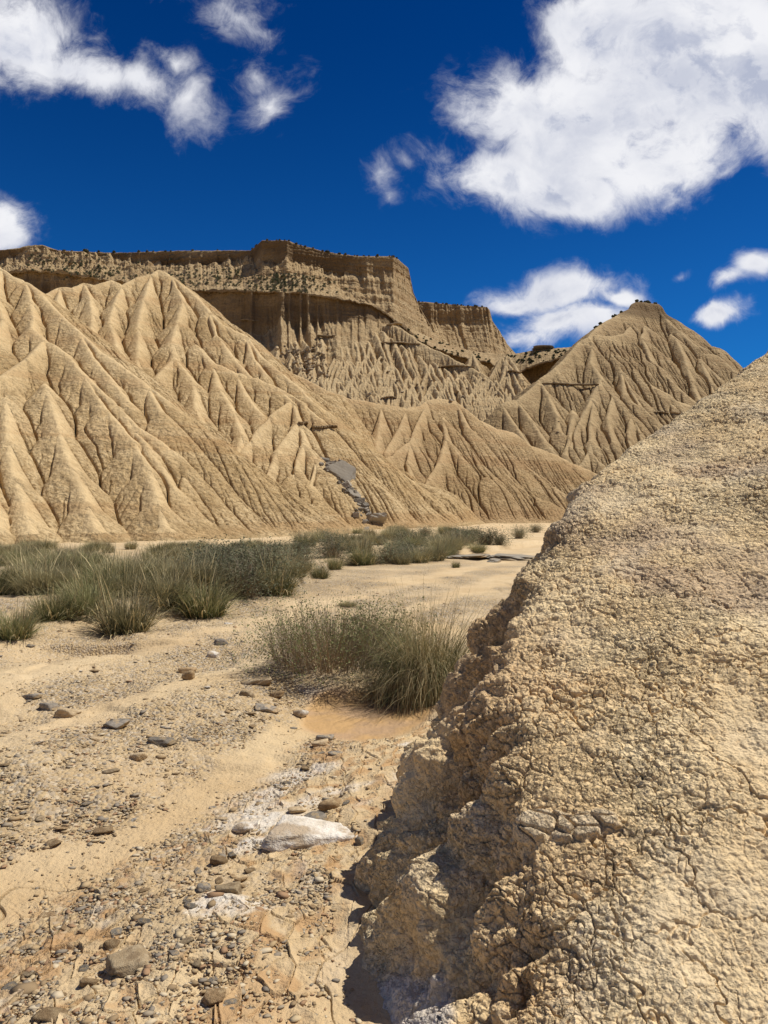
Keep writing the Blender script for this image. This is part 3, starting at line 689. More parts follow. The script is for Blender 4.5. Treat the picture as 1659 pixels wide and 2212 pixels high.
# ------------------------------------------------------------------ the near clay mound on the right
CY = [.3, 1.2, 1.81, 2.35, 2.99, 3.32, 3.8, 4.32, 5.2, 6.0, 8.0, 12.]
CX = [.20, .24, .35, .38, .432, .52, .73, .96, 1.55, 2.2, 3.8, 6.5]
CZ = [.48 + .266 * (x - .37) + .4 * (y - 2) for x, y in zip(CX, CY)]
BXY = [.3, 1.6, 2.0, 2.41, 2.8, 3.15, 3.6, 4.64, 5.86, 8.2, 12]
BX = [-.12, -.04, .01, .03, -.08, -.12, -.06, .10, .34, .84, 2.0]
def smin(a, b, k): return -k * np.logaddexp(-a / k, -b / k)
def mound_base(x, y):
    xc = np.interp(y, CY, CX); zc = np.interp(y, CY, CZ); xb = np.interp(y, BXY, BX)
    b = .266 + 0 * y
    right = zc + b * (x - xc) + .03
    tl = (x - xb) / np.maximum(xc - xb, .1)
    left = zc * np.where(tl < 1, 1.25 * tl - .25 * tl ** 2, 1 + .75 * (tl - 1)) + .03
    z = smin(right, left, .035)
    yb = 4.38 + (x - .96) * .81
    back = 6 - 0 * x; over = np.clip(y - yb, 0, 99)
    z = z - over ** 2 / (over + .35) * 1.3
    return np.maximum(z, -.3)
def build_mound():
    ys = np.exp(np.concatenate([np.linspace(math.log(.55), math.log(1.42), 50)[:-1], np.linspace(math.log(1.42), math.log(6.3), 1500), np.linspace(math.log(6.32), math.log(11), 60)])).astype(f32)
    tl = np.linspace(0, 1, 340)[:-1]; tr = np.linspace(0, 1, 600)[:-1]; te = np.linspace(0, 1, 30)
    xc = np.interp(ys, CY, CX)[:, None]; xb = np.interp(ys, BXY, BX)[:, None]
    x0 = xb - .14; xr = np.maximum(.60 * ys[:, None] + .35, xc + .5)
    X = np.concatenate([x0 + (xc - x0) * tl[None], xc + (xr - xc) * tr[None], xr + (8.5 - xr) * te[None]], 1).astype(f32)
    Y = np.broadcast_to(ys[:, None], X.shape).astype(f32).copy()
    Z = mound_base(X, Y).astype(f32)
    # normals of the smooth form
    def nrm(X, Y, Z):
        Pn = np.stack([X, Y, Z], -1); du = np.gradient(Pn, axis=1); dv = np.gradient(Pn, axis=0)
        n = np.cross(du, dv); n /= np.linalg.norm(n, axis=-1, keepdims=True) + 1e-9
        return n.astype(f32)
    n = nrm(X, Y, Z)
    xc_ = np.broadcast_to(xc, X.shape); side = sst(.12, -.12, X - xc_)     # 1 on the steep left face
    d = .06 * fbm(X * 1.6, Y * 1.6, Z * 1.6, 4, 71) + .02 * fbm(X * 5, Y * 5, Z * 5, 3, 70)
    # runnels, hollows and knobs of the broken face
    rn = 1 - np.abs(fbm(Y * 3.2 + .8 * X, X * .6, Z * 1.1, 3, 72)) * 3.0
    hol = np.clip(fbm(X * 3.0, Y * 3.0, Z * 2.2, 3, 73) + .02, -.4, .5)
    knob_f1, knob_f2, _ = worley(X * 7 + .5 * pn(X * 9, Y * 9, Z * 9, 80), Y * 7, Z * 6.0, 3)
    d = d + side * (-.13 * np.clip(rn, 0, 1) + .10 * hol + .055 * (.62 - knob_f1) + .10 * np.clip(fbm(X * 7, Y * 7, Z * 4.5, 3, 93), -.4, .3)) * sst(-.02, .12, Z) + .02 * sst(.12, -.12, X - xc_) * sst(.9, .2, Z) * sst(3.6, 2.8, Y)
    X1 = X + n[..., 0] * d; Y1 = Y + n[..., 1] * d; Z1 = Z + n[..., 2] * d
    n1 = nrm(X1, Y1, Z1); n1 = n * .5 + n1 * .5
    # popcorn crust: lumps on lumps, coarser higher up, worn smooth near the bottom right
    worn = sst(-.05, .35, fbm(X * .7, Y * .7, 0, 3, 74) + .55 * sst(1.15, .55, Z) * sst(.3, .9, X) - .25) * (1 - side)
    lum = 1 - .72 * worn
    q = .05 * fbm(X * 9, Y * 9, Z * 9, 3, 75)
    g1, g2, c1 = worley((X1 + q) * 12, (Y1 - q) * 12, (Z1 + q) * 13, 4)
    k1, k2, c2 = worley((X1 + q * .6) * 30, Y1 * 30, (Z1 - q * .5) * 30, 5)
    m1, m2, c3 = worley(X1 * 62, Y1 * 62, Z1 * 62, 6)
    pj = JIT[c2 % 256, 0]
    gj = JIT[c1 % 256, 1]; lw = .5 + 1.2 * np.clip(pn(X * 4, Y * 4, Z * 4, 87) + .3, 0, 1)
    pop = .010 * (.6 - g1) * (.5 + gj) + .0075 * (.5 - k1) * (.2 + 1.4 * pj) + .006 * fbm(X * 24, Y * 24, Z * 24, 3, 76, .65) + .004 * (.5 - m1)
    pop = pop - .008 * sst(.12, .0, k2 - k1) * (pj > .3) * lw - .014 * sst(.08, .0, g2 - g1) * (gj > .3) * lw
    e1, e2, ce = worley((X1 + .6 * q) * 3.6 + .4 * fbm(X * 8, Y * 8, Z * 8, 3, 81, .6), (Y1 + q) * 3.0 + .3 * fbm(X * 9, Y * 9, Z * 9, 3, 89, .6), Z1 * 3.6, 7)
    cwid = np.clip(.6 + 1.6 * pn(X * 2.2, Y * 2.2, Z * 2.2, 88), .05, 1.6); crk = sst(.030, .006, (e2 - e1) / cwid) * (JIT[ce % 256, 1] > .45) * sst(-.15, .2, pn(X * 1.4, Y * 1.4, Z, 77) + .1)
    d2 = np.clip(.75 + .8 * fbm(X * 1.3, Y * 1.3, Z * 1.3, 3, 92), .3, 1.3) * pop * lum - .018 * crk * (1 - .6 * side) + .006 * fbm(X * 60, Y * 60, Z * 60, 2, 78)
    # slabby grey clay bed showing through the crest
    pu = X1 / Y1 * F + CU; pv = CV - (Z1 - CAMH) / Y1 * F
    bed = sst(1.0, .6, ((pu - 1205) / 150) ** 2 + ((pv - 1785 - .12 * (1205 - pu)) / 36) ** 2 + 1.1 * pn(X * 9, Y * 9, Z * 9, 79))
    w1, w2, cw = worley(X1 * 9, Y1 * 9, Z1 * 30, 8)
    d2 = d2 * (1 - .8 * bed) + bed * (.012 + .02 * (JIT[cw % 256, 0] - .3)) * sst(.0, .12, w2 - w1)
    X2 = X1 + n1[..., 0] * d2; Y2 = Y1 + n1[..., 1] * d2; Z2 = Z1 + n1[..., 2] * d2
    lav = sst(.08, .4, fbm(X * .9, Y * .9, Z * 2.2, 4, 82)) * sst(.6, 1.1, Z)
    gry = np.maximum(sst(.1, .4, fbm(X * 1.8, Y * 1.8, Z * 3.0, 4, 83)) * .8, bed)
    wht = sst(1.2, .5, ((pu - 890) / 95) ** 2 + ((pv - 2190) / 130) ** 2 + .9 * fbm(X * 6, Y * 6, Z * 6, 3, 84))
    red = sst(.1, .45, fbm(X * .6, Y * .6, Z * 1.4, 4, 85))
    o = grid_mesh('mound', X2, Y2, Z2, mound_mat(), {'lav': lav, 'gry': gry, 'wht': wht, 'red': red, 'worn': worn})
    tag(o, 'crumbly dry clay mound with a steep broken edge close by at the right', 'mound', None, 'structure')
def mound_mat():
    m, nt, b = new_mat('crumbly_clay'); N = NB(nt)
    co = N.n('ShaderNodeTexCoord').outputs['Object']
    n1 = N.noise(co, 2.2, 5, .6); n2 = N.noise(co, 26, 5, .65); n3 = N.noise(co, 130, 3, .7)
    col = N.mix(N.ramp(n1, .35, .65), (.79, .575, .305), (.84, .65, .375))
    col = N.mix(N.math('MULTIPLY', N.attr('red'), .6), col, (.64, .41, .20))
    col = N.mix(N.math('MULTIPLY', N.attr('lav'), .62), col, (.53, .38, .25))
    col = N.mix(N.math('MULTIPLY', N.attr('gry'), .45), col, (.70, .59, .42))
    col = N.mix(N.math('MULTIPLY', N.attr('worn'), .5), col, (.70, .53, .31))
    col = N.mix(N.ramp(n2, .5, .72, 0, .35), col, (.58, .385, .18))
    col = N.mix(N.math('MULTIPLY', N.attr('wht'), .7), col, (.68, .63, .57))
    N.l(col, b.inputs['Base Color'])
    lum = N.math('SUBTRACT', 1.0, N.math('MULTIPLY', N.attr('worn'), .7))
    wv = N.n('ShaderNodeVectorMath', operation='MULTIPLY_ADD'); N.l(N.n('ShaderNodeTexNoise').outputs['Color'], wv.inputs[0]); wv.inputs[1].default_value = (0, 0, 0); N.l(co, wv.inputs[2])
    v1 = N.math('ADD', N.math('MULTIPLY', N.ramp(N.voro(wv.outputs[0], 38, 'DISTANCE_TO_EDGE'), .0, .2), -.35), N.voro(wv.outputs[0], 52)); v2 = N.voro(wv.outputs[0], 100); pit = N.ramp(N.noise(co, 34, 5, .6), .40, .56)
    h = N.math('MULTIPLY', N.math('ADD', N.math('MULTIPLY', v1, -1.0), N.math('ADD', N.math('MULTIPLY', v2, -.5), pit)), lum)
    h = N.math('MULTIPLY', h, N.ramp(N.noise(co, 1.7, 4, .6), .35, .62, .4, 1.2))
    nb = N.bump(h, .0095)
    N.l(N.bump(N.math('ADD', n2, N.math('MULTIPLY', n3, .6)), .005, 1., nb), b.inputs['Normal'])
    return m
build_mound()

# ------------------------------------------------------------------ stones
import bmesh
def ico(sub):
    bm = bmesh.new(); bmesh.ops.create_icosphere(bm, subdivisions=sub, radius=1)
    co = np.array([v.co[:] for v in bm.verts], f32); fa = np.array([[v.index for v in f.verts] for f in bm.faces], np.int32); bm.free()
    return co, fa
ICO = {k: ico(k) for k in (1, 2, 3, 4)}
def rock_shape(seed, sub=3, planes=12, soft=.06, dims=(1, .75, .4), rough=.05):
    """a faceted, slightly worn stone: the part of space inside random planes"""
    r_ = np.random.RandomState(seed); co, fa = ICO[sub]
    n = r_.normal(size=(planes, 3)); n[:6] = np.concatenate([np.eye(3), -np.eye(3)]) + r_.normal(0, .22, (6, 3)); n /= np.linalg.norm(n, axis=1)[:, None]; d = r_.uniform(.68, .98, planes); d[:6] = r_.uniform(.58, .74, 6)
    h = np.clip(co @ n.T, 1e-3, None); rad = d[None] / h
    mn = rad.min(1); rad = mn - soft * np.log(np.exp(-(rad - mn[:, None]) / soft).sum(1))
    rad = np.clip(rad, .35, 1.25)
    p = co * rad[:, None]
    p = p * (1 + rough * fbm(p[:, 0] * 2.5, p[:, 1] * 2.5, p[:, 2] * 2.5, 3, seed % 50)[:, None])
    return (p * np.array(dims) * .5).astype(f32), fa
M_grey = rock_mat('grey_stone', (.19, .165, .13), (.32, .27, .21), 6, (.42, .31, .18), .01)
M_tanst = rock_mat('tan_stone', (.40, .29, .165), (.52, .40, .245), 6, (.30, .21, .12), .01)
M_brown = rock_mat('brown_stone', (.28, .18, .09), (.38, .26, .14), 6, (.46, .33, .18), .01)
M_salt = rock_mat('salt_crusted_stone', (.52, .45, .35), (.72, .66, .57), 5, (.40, .31, .21), .02)
M_slab = rock_mat('pale_grey_slab', (.36, .31, .235), (.50, .44, .34), 1.2, (.48, .36, .22), .05)
M_block = rock_mat('grey_block', (.20, .18, .15), (.33, .30, .25), .8, (.26, .22, .165), .15)
M_bould = rock_mat('grey_boulder', (.22, .185, .135), (.36, .30, .22), .6, (.40, .29, .165), .2)
M_ledge = rock_mat('ledge_rock', (.30, .22, .125), (.42, .31, .18), .5, (.22, .15, .08), .12)
rock_cache = {}
def rock_obj(name, key, mat, loc, scale, rz, tilt=(0, 0), shape=None, sub=3):
    k = (key, mat.name, sub)
    if k not in rock_cache:
        kw = dict(planes=12, soft=.05, dims=(1, .78, .45)); kw.update(shape or {})
        co, fa = rock_shape(hash(key) % 9999 if not isinstance(key, int) else key, sub, **kw)
        rock_cache[k] = raw_mesh(name, co, fa, mat, None, mat not in (M_bould, M_slab, M_block), None, False)
    o = bpy.data.objects.new(name, rock_cache[k]); C.objects.link(o)
    o.location = loc; o.scale = scale if isinstance(scale, tuple) else (scale,) * 3; o.rotation_euler = (tilt[0], tilt[1], rz)
    return o
def gz(x, y): return float(base_ground(np.array([x]), np.array([y]))[0])
notable = [  # u, v of foot, width px, height/width, kind, label
    (342, 1616, 58, .40, 'g', 'dark grey slab with a pale top lying alone on the gravel left of the ruts'),
    (243, 1586, 60, .38, 'g', 'blue grey tilted flat stone lying left of the dark slab'),
    (292, 1650, 42, .55, 't', 'rounded tan stone just below the dark grey slab'),
    (404, 1478, 30, .9, 'b', 'upright reddish brown stone beside the sandy lane'),
    (560, 1497, 66, .34, 't', 'long tan flat stone at the back of the stone pile by the mud pool'),
    (572, 1543, 52, .4, 'g', 'dark wedge stone at the front of the stone pile by the mud pool'),
    (530, 1520, 38, .5, 't', 'pale rounded stone in the stone pile by the mud pool'),
    (596, 1510, 36, .5, 'b', 'brown stone at the right of the stone pile by the mud pool'),
    (648, 1533, 44, .62, 's', 'cream coloured oval stone between the stone pile and the mud pool'),
    (690, 1612, 44, .5, 't', 'tan pointed stone with smaller dark stones behind it below the mud pool'),
    (700, 1592, 50, .4, 'g', 'dark flat stone behind the pointed tan stone below the mud pool'),
    (676, 1800, 74, .56, 'g', 'large smooth grey oval stone resting by the white slab'),
    (706, 1778, 78, .4, 'b', 'brown flat stone leaning behind the large smooth grey oval stone'),
    (640, 1766, 58, .35, 't', 'tan flat stone left behind the large smooth grey oval stone'),
    (622, 1782, 34, .6, 'b', 'dark brown lump left of the large smooth grey oval stone'),
    (660, 1846, 205, .17, 's', 'long white salt crusted slab in the middle of the wash'),
    (524, 1800, 66, .5, 's', 'white salt crusted lump left of the grey oval stone'),
    (470, 1868, 42, .55, 'b', 'squat brown stone with an orange top below the white lump'),
    (776, 1848, 22, 1.3, 'g', 'small upright grey stone against the foot of the mound'),
    (494, 1962, 56, .4, 't', 'long pale grey stone lying in the cracked mud'),
    (438, 1950, 42, .4, 'g', 'dark flat stone left of the long pale stone in the cracked mud'),
    (236, 2042, 40, .6, 'b', 'olive brown lump above the half buried pale boulder'),
    (270, 2110, 110, .4, 't', 'half buried pale boulder near the bottom of the wash'),
    (186, 2128, 46, .5, 'b', 'yellow brown stone left of the half buried pale boulder'),
    (455, 2185, 56, .7, 'b', 'brown and white blocky stone at the bottom of the wash'),
    (140, 1545, 60, .45, 't', 'pale block among the stone patch at the left edge of the wash'),
    (62, 1512, 46, .35, 'g', 'dark flat stone at the left end of the left stone patch'),
    (100, 1527, 44, .5, 'g', 'grey angular stone in the middle of the left stone patch'),
    (770, 1332, 34, .5, 't', 'lone tan rock on the sand behind the big bush'),
    (474, 1388, 36, .6, 'g', 'grey rock at the top of the gravel bank'),
    (456, 1408, 30, .7, 's', 'pale leaning stone on the gravel bank'),
    (400, 1441, 46, .35, 'b', 'brown slab jutting from the gravel bank'),
    (62, 1390, 22, .4, 'g', 'small grey stone on the pale dust at the left edge'),
    (1215, 1320, 30, .5, 'b', 'dark stone on the sand close to the mound edge')]
MATK = {'g': M_grey, 't': M_tanst, 'b': M_brown, 's': M_salt}
for i, (u, v, w, hr, k, lab) in enumerate(notable):
    x, y = at_ground(u, v); z = gz(x, y); W = w / F * y
    if u > 1100: continue
    sh = dict(planes=12 if k != 'g' else 9, rough=.13, soft=.10 if 'oval' in lab or 'round' in lab else .018, dims=(1, .72, max(.25, hr * .9)))
    if 'oval' in lab: sh.update(planes=30, soft=.16, rough=.02)
    o = rock_obj('stone', 1000 + i, MATK[k], (x, y + W * .3, z + W * hr * .22), W * 1.12, rnd.uniform(-.4, .4), (rnd.uniform(-.12, .12), rnd.uniform(-.15, .15)), sh, 4 if w > 50 else 3)
    tag(o, lab, 'stone')
# loose stones one can count
cnt = 0; tries = 0; pebvar = [(2000 + i, m) for i in range(7) for m in (M_grey, M_tanst, M_brown)] + [(2050, M_grey), (2051, M_grey), (2052, M_salt)]
nm = {'grey_stone': 'grey', 'tan_stone': 'tan', 'brown_stone': 'brown', 'salt_crusted_stone': 'pale'}
while cnt < 250 and tries < 9000:
    tries += 1
    u = rnd.uniform(-20, 900); v = 1290 + 900 * rnd.random() ** .9
    x, y = at_ground(u, v)
    a, lane, g, mud, pud = [float(q[0]) for q in masks(np.array([x]), np.array([y]))]
    if rnd.random() > g * .9 + .1 * mud or float(mound_base(np.array([x + .1]), np.array([y]))[0]) > 0: continue
    w = rnd.lognormvariate(math.log(.038), .4) * (1 + .08 * (y - 3)); k, mt = rnd.choice(pebvar)
    o = rock_obj('stone', k, mt, (x, y, gz(x, y) + w * .08), (w * rnd.uniform(.9, 1.4), w, w * rnd.uniform(.6, 1.0)), rnd.uniform(0, 6.28), (rnd.uniform(-.2, .2), rnd.uniform(-.2, .2)), dict(soft=.03, planes=10, rough=.1, dims=(1.1, .7, .27)), 3 if y < 4 else 2)
    c_ = nm[mt.name]; where = 'near' if y < 4.5 else 'farther'
    tag(o, f'small loose {c_} stone among the {where} gravel of the wash', 'stone', f'loose {c_} stones in the {where} gravel')
    cnt += 1
# gravel nobody could count
def build_gravel():
    r_ = np.random.RandomState(77); N0 = 165000
    u = r_.uniform(-80, 1000, N0); v = 1235 + 1040 * r_.rand(N0) ** .8
    y = CAMH * F / (v - CV); x = (u - CU) / F * y
    a, lane, g, mud, pud = masks(x, y)
    keep = (r_.rand(N0) < (g * .95 + .10 * mud + .03) * np.clip(fbm(x * 2.5, y * 2.5, 0, 3, 91) * 1.6 + .6, .08, 1)) & (mound_base(x + .08, y) < 0) & (pud < .3) & (y < terrace_line(np.clip(x / y * F + CU, -400, 1700)) + .3)
    x, y = x[keep], y[keep]; n = min(len(x), 56000); x, y = x[:n], y[:n]
    z = base_ground(x, y); w = np.exp(r_.normal(math.log(.0115), .5, n)) * (1 + .07 * np.clip(y - 3, 0, 20))
    vars_ = [rock_shape(3000 + i, 1, 8, .02, (1.3, .85, .32), .1)[0] for i in range(12)]; fa = ICO[1][1]
    V = np.stack(vars_)[r_.randint(0, 12, n)]
    an = r_.uniform(0, 6.28, n); ca, sa = np.cos(an)[:, None], np.sin(an)[:, None]
    px = (V[..., 0] * ca - V[..., 1] * sa) * w[:, None]; py = (V[..., 0] * sa + V[..., 1] * ca) * w[:, None]; pz = V[..., 2] * w[:, None] * r_.uniform(.6, 1.1, n)[:, None]
    co = np.stack([px + x[:, None], py + y[:, None], pz + (z + w * .1)[:, None]], -1).reshape(-1, 3)
    F_ = (fa[None] + (np.arange(n) * len(vars_[0]))[:, None, None]).reshape(-1, 3)
    m, nt, b = new_mat('mixed_gravel', .85); N = NB(nt)
    va = N.attr('var'); cr = N.n('ShaderNodeValToRGB'); cr.color_ramp.interpolation = 'CONSTANT'
    cols = [(.46, .33, .18), (.30, .21, .115), (.52, .40, .235), (.26, .215, .16), (.38, .265, .14), (.58, .47, .31), (.35, .28, .19), (.42, .30, .16), (.36, .22, .12)]
    while len(cr.color_ramp.elements) < len(cols): cr.color_ramp.elements.new(.5)
    for i, c in enumerate(cols): cr.color_ramp.elements[i].position = i / len(cols); cr.color_ramp.elements[i].color = (*c, 1)
    N.l(va, cr.inputs[0]); N.l(cr.outputs[0], b.inputs['Base Color'])
    o = raw_mesh('gravel', co, F_, m, {'var': np.repeat(r_.rand(n), len(vars_[0]))})
    tag(o, 'mixed brown and grey gravel spread over the wash floor', 'gravel', None, 'stuff')
build_gravel()

# ------------------------------------------------------------------ plants
def blades(n, h, spread, lean, droop, width, r_, rootr, seg=4, az=None, minlen=.35):
    """thin tapering strips; returns verts, faces, along, var"""
    ra = np.sqrt(r_.rand(n)) * rootr; rt = r_.uniform(0, 2 * math.pi, n)
    aa = rt + r_.normal(0, .7, n) if az is None else az + r_.normal(0, .6, n)
    L = h * (minlen + (1 - minlen) * r_.rand(n) ** .7) * 1.12
    ln = np.abs(r_.normal(0, lean, n)) * (.35 + .65 * ra / max(rootr, 1e-6)) + .04
    dr = np.abs(r_.normal(0, droop, n))
    wd = width * r_.uniform(.6, 1.3, n)
    pts = []; ang = ln.copy(); p = np.stack([ra * np.cos(rt), ra * np.sin(rt), np.zeros(n) - .01], -1)
    pts.append(p)
    for s in range(seg):
        st = L / seg
        p = p + np.stack([np.cos(aa) * np.sin(ang) * st, np.sin(aa) * np.sin(ang) * st, np.cos(ang) * st], -1)
        pts.append(p); ang = ang + dr * (.5 + s * .5); aa = aa + r_.normal(0, .08, n)
    sd = np.stack([-np.sin(aa + r_.normal(0, .8, n)), np.cos(aa), np.zeros(n)], -1)
    V = []; A_ = []
    for s, p in enumerate(pts):
        k = wd * (1 - .85 * (s / seg) ** 1.5) * .5
        V.append(p - sd * k[:, None]); V.append(p + sd * k[:, None]); A_ += [s / seg] * 2
    m = 2 * (seg + 1)
    co = np.stack(V, 1).reshape(-1, 3); al = np.tile(np.array(A_), n); va = np.repeat(r_.rand(n), m)
    fa = np.array([[2 * s, 2 * s + 1, 2 * s + 3, 2 * s + 2] for s in range(seg)])
    fa = (fa[None] + (np.arange(n) * m)[:, None, None]).reshape(-1, 4)
    co[:, 2] = np.where(np.repeat(L, m) > 0, np.maximum(co[:, 2], -.03), co[:, 2])
    return co, fa, al, va
M_grass = leaf_mat('grey_green_blades', (.125, .125, .055), (.23, .21, .10), (.36, .31, .17))
M_grassd = leaf_mat('dark_green_blades', (.095, .115, .042), (.18, .19, .075), (.30, .27, .13))
M_straw = leaf_mat('straw_blades', (.42, .31, .14), (.55, .43, .21), (.58, .48, .27))
M_bluish = leaf_mat('blue_grey_leaves', (.14, .15, .08), (.25, .245, .14), (.30, .27, .17))
M_twig = leaf_mat('grey_twigs', (.22, .17, .11), (.38, .30, .20), None, .0)
M_leafg = leaf_mat('olive_leaves', (.15, .175, .06), (.28, .28, .125), None)
M_mesa = leaf_mat('dark_shrub_leaves', (.06, .066, .034), (.15, .145, .075), None, .1)
def blade_mesh(name, mat, seed, **k):
    co, fa, al, va = blades(r_=np.random.RandomState(seed), **k)
    return raw_mesh(name, co, fa, mat, {'along': al, 'var': va}, True, None, False)
def part(name, me, parent):
    o = bpy.data.objects.new(name, me); C.objects.link(o); o.parent = parent; return o
def empty(name, loc, rz=0, sc=1):
    o = bpy.data.objects.new(name, None); C.objects.link(o); o.location = loc; o.rotation_euler = (0, 0, rz)
    o.scale = (sc, sc, sc) if not isinstance(sc, tuple) else sc; o.empty_display_size = .1
    return o
tuft_protos = []
for i in range(6):
    wdt = .011
    gm = M_grass if i % 2 else M_grassd
    a_ = blade_mesh('blades', gm, 500 + i, n=640, h=.56, spread=0, lean=.6, droop=.2, width=wdt, rootr=.24)
    b_ = blade_mesh('dry_blades', M_straw, 520 + i, n=190, h=.50, spread=0, lean=.75, droop=.3, width=wdt, rootr=.25)
    c_ = blade_mesh('seed_stalks', M_straw, 540 + i, n=16, h=.80, spread=0, lean=.25, droop=.10, width=.012, rootr=.2, minlen=.8)
    tuft_protos.append((a_, b_, c_))
shrub_protos = []
def twig_mesh(name, mat, seed, n, r_xy, h, seg=6, width=.006):
    r_ = np.random.RandomState(seed)
    co, fa, al, va = blades(n, h, 0, 1.05, .05, width, r_, r_xy * .3, seg, None, .4)
    co = co + .05 * h * np.stack([pn(co[:, 0] * 9, co[:, 1] * 9, co[:, 2] * 9, 60 + j) for j in range(3)], -1)
    return co, fa, al, va
def leaves_on(co, al, n, size, r_, lo=.35):
    c = co[al > lo]; p = c[r_.randint(0, len(c), n)] + r_.normal(0, size * 1.6, (n, 3))
    t = r_.normal(size=(n, 3)); t /= np.linalg.norm(t, axis=1)[:, None]; b = np.cross(t, r_.normal(size=(n, 3))); b /= np.linalg.norm(b, axis=1)[:, None]
    s = size * r_.uniform(.6, 1.3, n)[:, None]
    V = np.stack([p - t * s, p + b * s * .45, p + t * s, p - b * s * .45], 1).reshape(-1, 3)
    V[:, 2] = np.maximum(V[:, 2], .0)
    return V, np.arange(n * 4).reshape(-1, 4), np.repeat(r_.rand(n), 4)
def shrub(seed, r_xy, h, ntw, nlf, size, lmat, wd=.006):
    co, fa, al, va = twig_mesh('twigs', M_twig, seed, ntw, r_xy, h, 6, wd)
    tw = raw_mesh('branches', co, fa, M_twig, {'along': al, 'var': va}, True, None, False)
    V, Fq, vr = leaves_on(co, al, nlf, size, np.random.RandomState(seed + 1))
    lf = raw_mesh('foliage', V, Fq, lmat, {'var': vr, 'along': vr * 0}, False, None, False)
    return tw, lf
for i in range(3): shrub_protos.append(shrub(600 + i, .5, .75, 420, 2600, .022, M_bluish, .009))
def put_tuft(x, y, h, w, lab, group=None, kind='tuft', pi=None):
    z = gz(x, y) - .01
    if kind == 'tuft':
        pr = tuft_protos[rnd.randrange(6) if pi is None else pi]; s = h / .66
        o = empty('grass_tuft', (x, y, z), rnd.uniform(0, 6.28), (s * w, s * w, s))
        for nm_, me in zip(('blades', 'dry_blades', 'seed_stalks'), pr): part(nm_, me, o)
        tag(o, lab, 'grass tuft', group)
    else:
        pr = shrub_protos[rnd.randrange(3)]; s = h / .72
        o = empty('shrub', (x, y, z), rnd.uniform(0, 6.28), (s * w, s * w, s))
        for nm_, me in zip(('branches', 'foliage'), pr): part(nm_, me, o)
        tag(o, lab, 'shrub', group)
    return o
named = [(270, 1340, .95, 1.05, 'tuft', 'big rounded grass tuft standing foremost at the edge of the pale bank'),
    (438, 1306, .95, 1.2, 'tuft', 'wide dark grass tuft at the right end of the front row on the bank'),
    (352, 1304, .9, 1.2, 'tuft', 'grass tuft between the foremost tuft and the wide dark one'),
    (188, 1322, .8, 1.3, 'tuft', 'low spreading green tuft left of the foremost rounded tuft'),
    (118, 1330, .7, 1.2, 'tuft', 'thin green tuft with loose blades left of the low spreading one'),
    (28, 1362, .62, 1.1, 'tuft', 'short pale tuft at the far left edge of the bank'),
    (596, 1272, 1.05, 1.0, 'tuft', 'tall upright tuft at the right end of the dense thicket'),
    (520, 1280, 1.0, 1.25, 'shrub', 'blue grey shrub in the middle of the dense thicket'),
    (560, 1262, 1.1, 1.25, 'shrub', 'tall blue grey shrub behind the front of the thicket'),
    (468, 1258, 1.1, 1.2, 'shrub', 'blue grey shrub at the left of the dense thicket'),
    (690, 1240, .7, 1.1, 'tuft', 'yellowish tuft standing right of the thicket on the sand edge'),
    (720, 1222, .75, 1.1, 'tuft', 'yellow green tuft behind the yellowish one by the sand edge'),
    (985, 1217, .42, .9, 'tuft', 'small lone tuft on the open sand before the grey slab'),
    (940, 1204, 1.05, 1.1, 'tuft', 'green tuft just left of the flat grey slab'), (905, 1207, .95, 1.1, 'tuft', 'second green tuft left of the flat grey slab'), (870, 1210, .7, 1.0, 'tuft', 'third and lowest green tuft left of the flat grey slab'),
    (1048, 1178, 1.35, 1.3, 'shrub', 'large grey green shrub behind the flat grey slab'), (1078, 1178, .9, 1., 'shrub', 'low shrub touching the right side of the large one behind the slab'),
    (1121, 1166, 1.2, .9, 'shrub', 'rounded shrub standing alone right of the large one behind the slab'), (1157, 1153, 1.0, 1.2, 'shrub', 'low dark shrub farthest right along the wash'),
    (1000, 1180, 1.2, 1.2, 'shrub', 'grey green shrub left of the large one behind the slab'), (960, 1176, 1.0, 1.2, 'tuft', 'tuft beyond the green ones left of the slab')]
for (u, v, h, w, k, lab) in named:
    x, y = at_ground(u, v, .12); put_tuft(x, y, h * (.74 if v > 1240 else .62), w * 1.08, lab, None, k)
cnt = 0
while cnt < 205:
    u = rnd.uniform(-60, 660); v = rnd.choice([rnd.uniform(1186, 1300), rnd.uniform(1184, 1225)])
    if v > np.interp(u, *zip(*TL)) - 22: continue
    if pn(np.array([u / 90.]), np.array([v / 22.]), 0, 95)[0] < -.18: continue
    x, y = at_ground(u, v, .15)
    k = 'shrub' if (u > 430 and rnd.random() < .45) else 'tuft'
    lab = ('grass tuft' if k == 'tuft' else 'blue grey shrub') + ' in the dense ' + ('left' if u < 300 else 'right') + ' half of the grassy bank below the ribbed hills'
    put_tuft(x, y, rnd.uniform(.42, .68) * (1 if v > 1240 else .72), rnd.uniform(1.1, 1.8), lab, ('tufts' if k == 'tuft' else 'shrubs') + (' in the left half' if u < 300 else ' in the right half') + ' of the grassy bank', k); cnt += 1
cnt = 0
while cnt < 75:
    u = rnd.uniform(640, 1030); v = rnd.uniform(1152, 1208)
    if v > np.interp(u, *zip(*TL)) - 6 or pn(np.array([u / 60.]), np.array([v / 12.]), 0, 96)[0] < -.1: continue
    if v < 1160 and u < 760: continue
    x, y = at_ground(u, v, .15); k = 'shrub' if rnd.random() < .3 else 'tuft'
    put_tuft(x, y, rnd.uniform(.4, .7), rnd.uniform(1.1, 1.7), ('scattered grass tuft' if k == 'tuft' else 'scattered low shrub') + ' on the far part of the wash before the middle hills', ('tufts' if k == 'tuft' else 'shrubs') + ' on the far part of the wash', k); cnt += 1
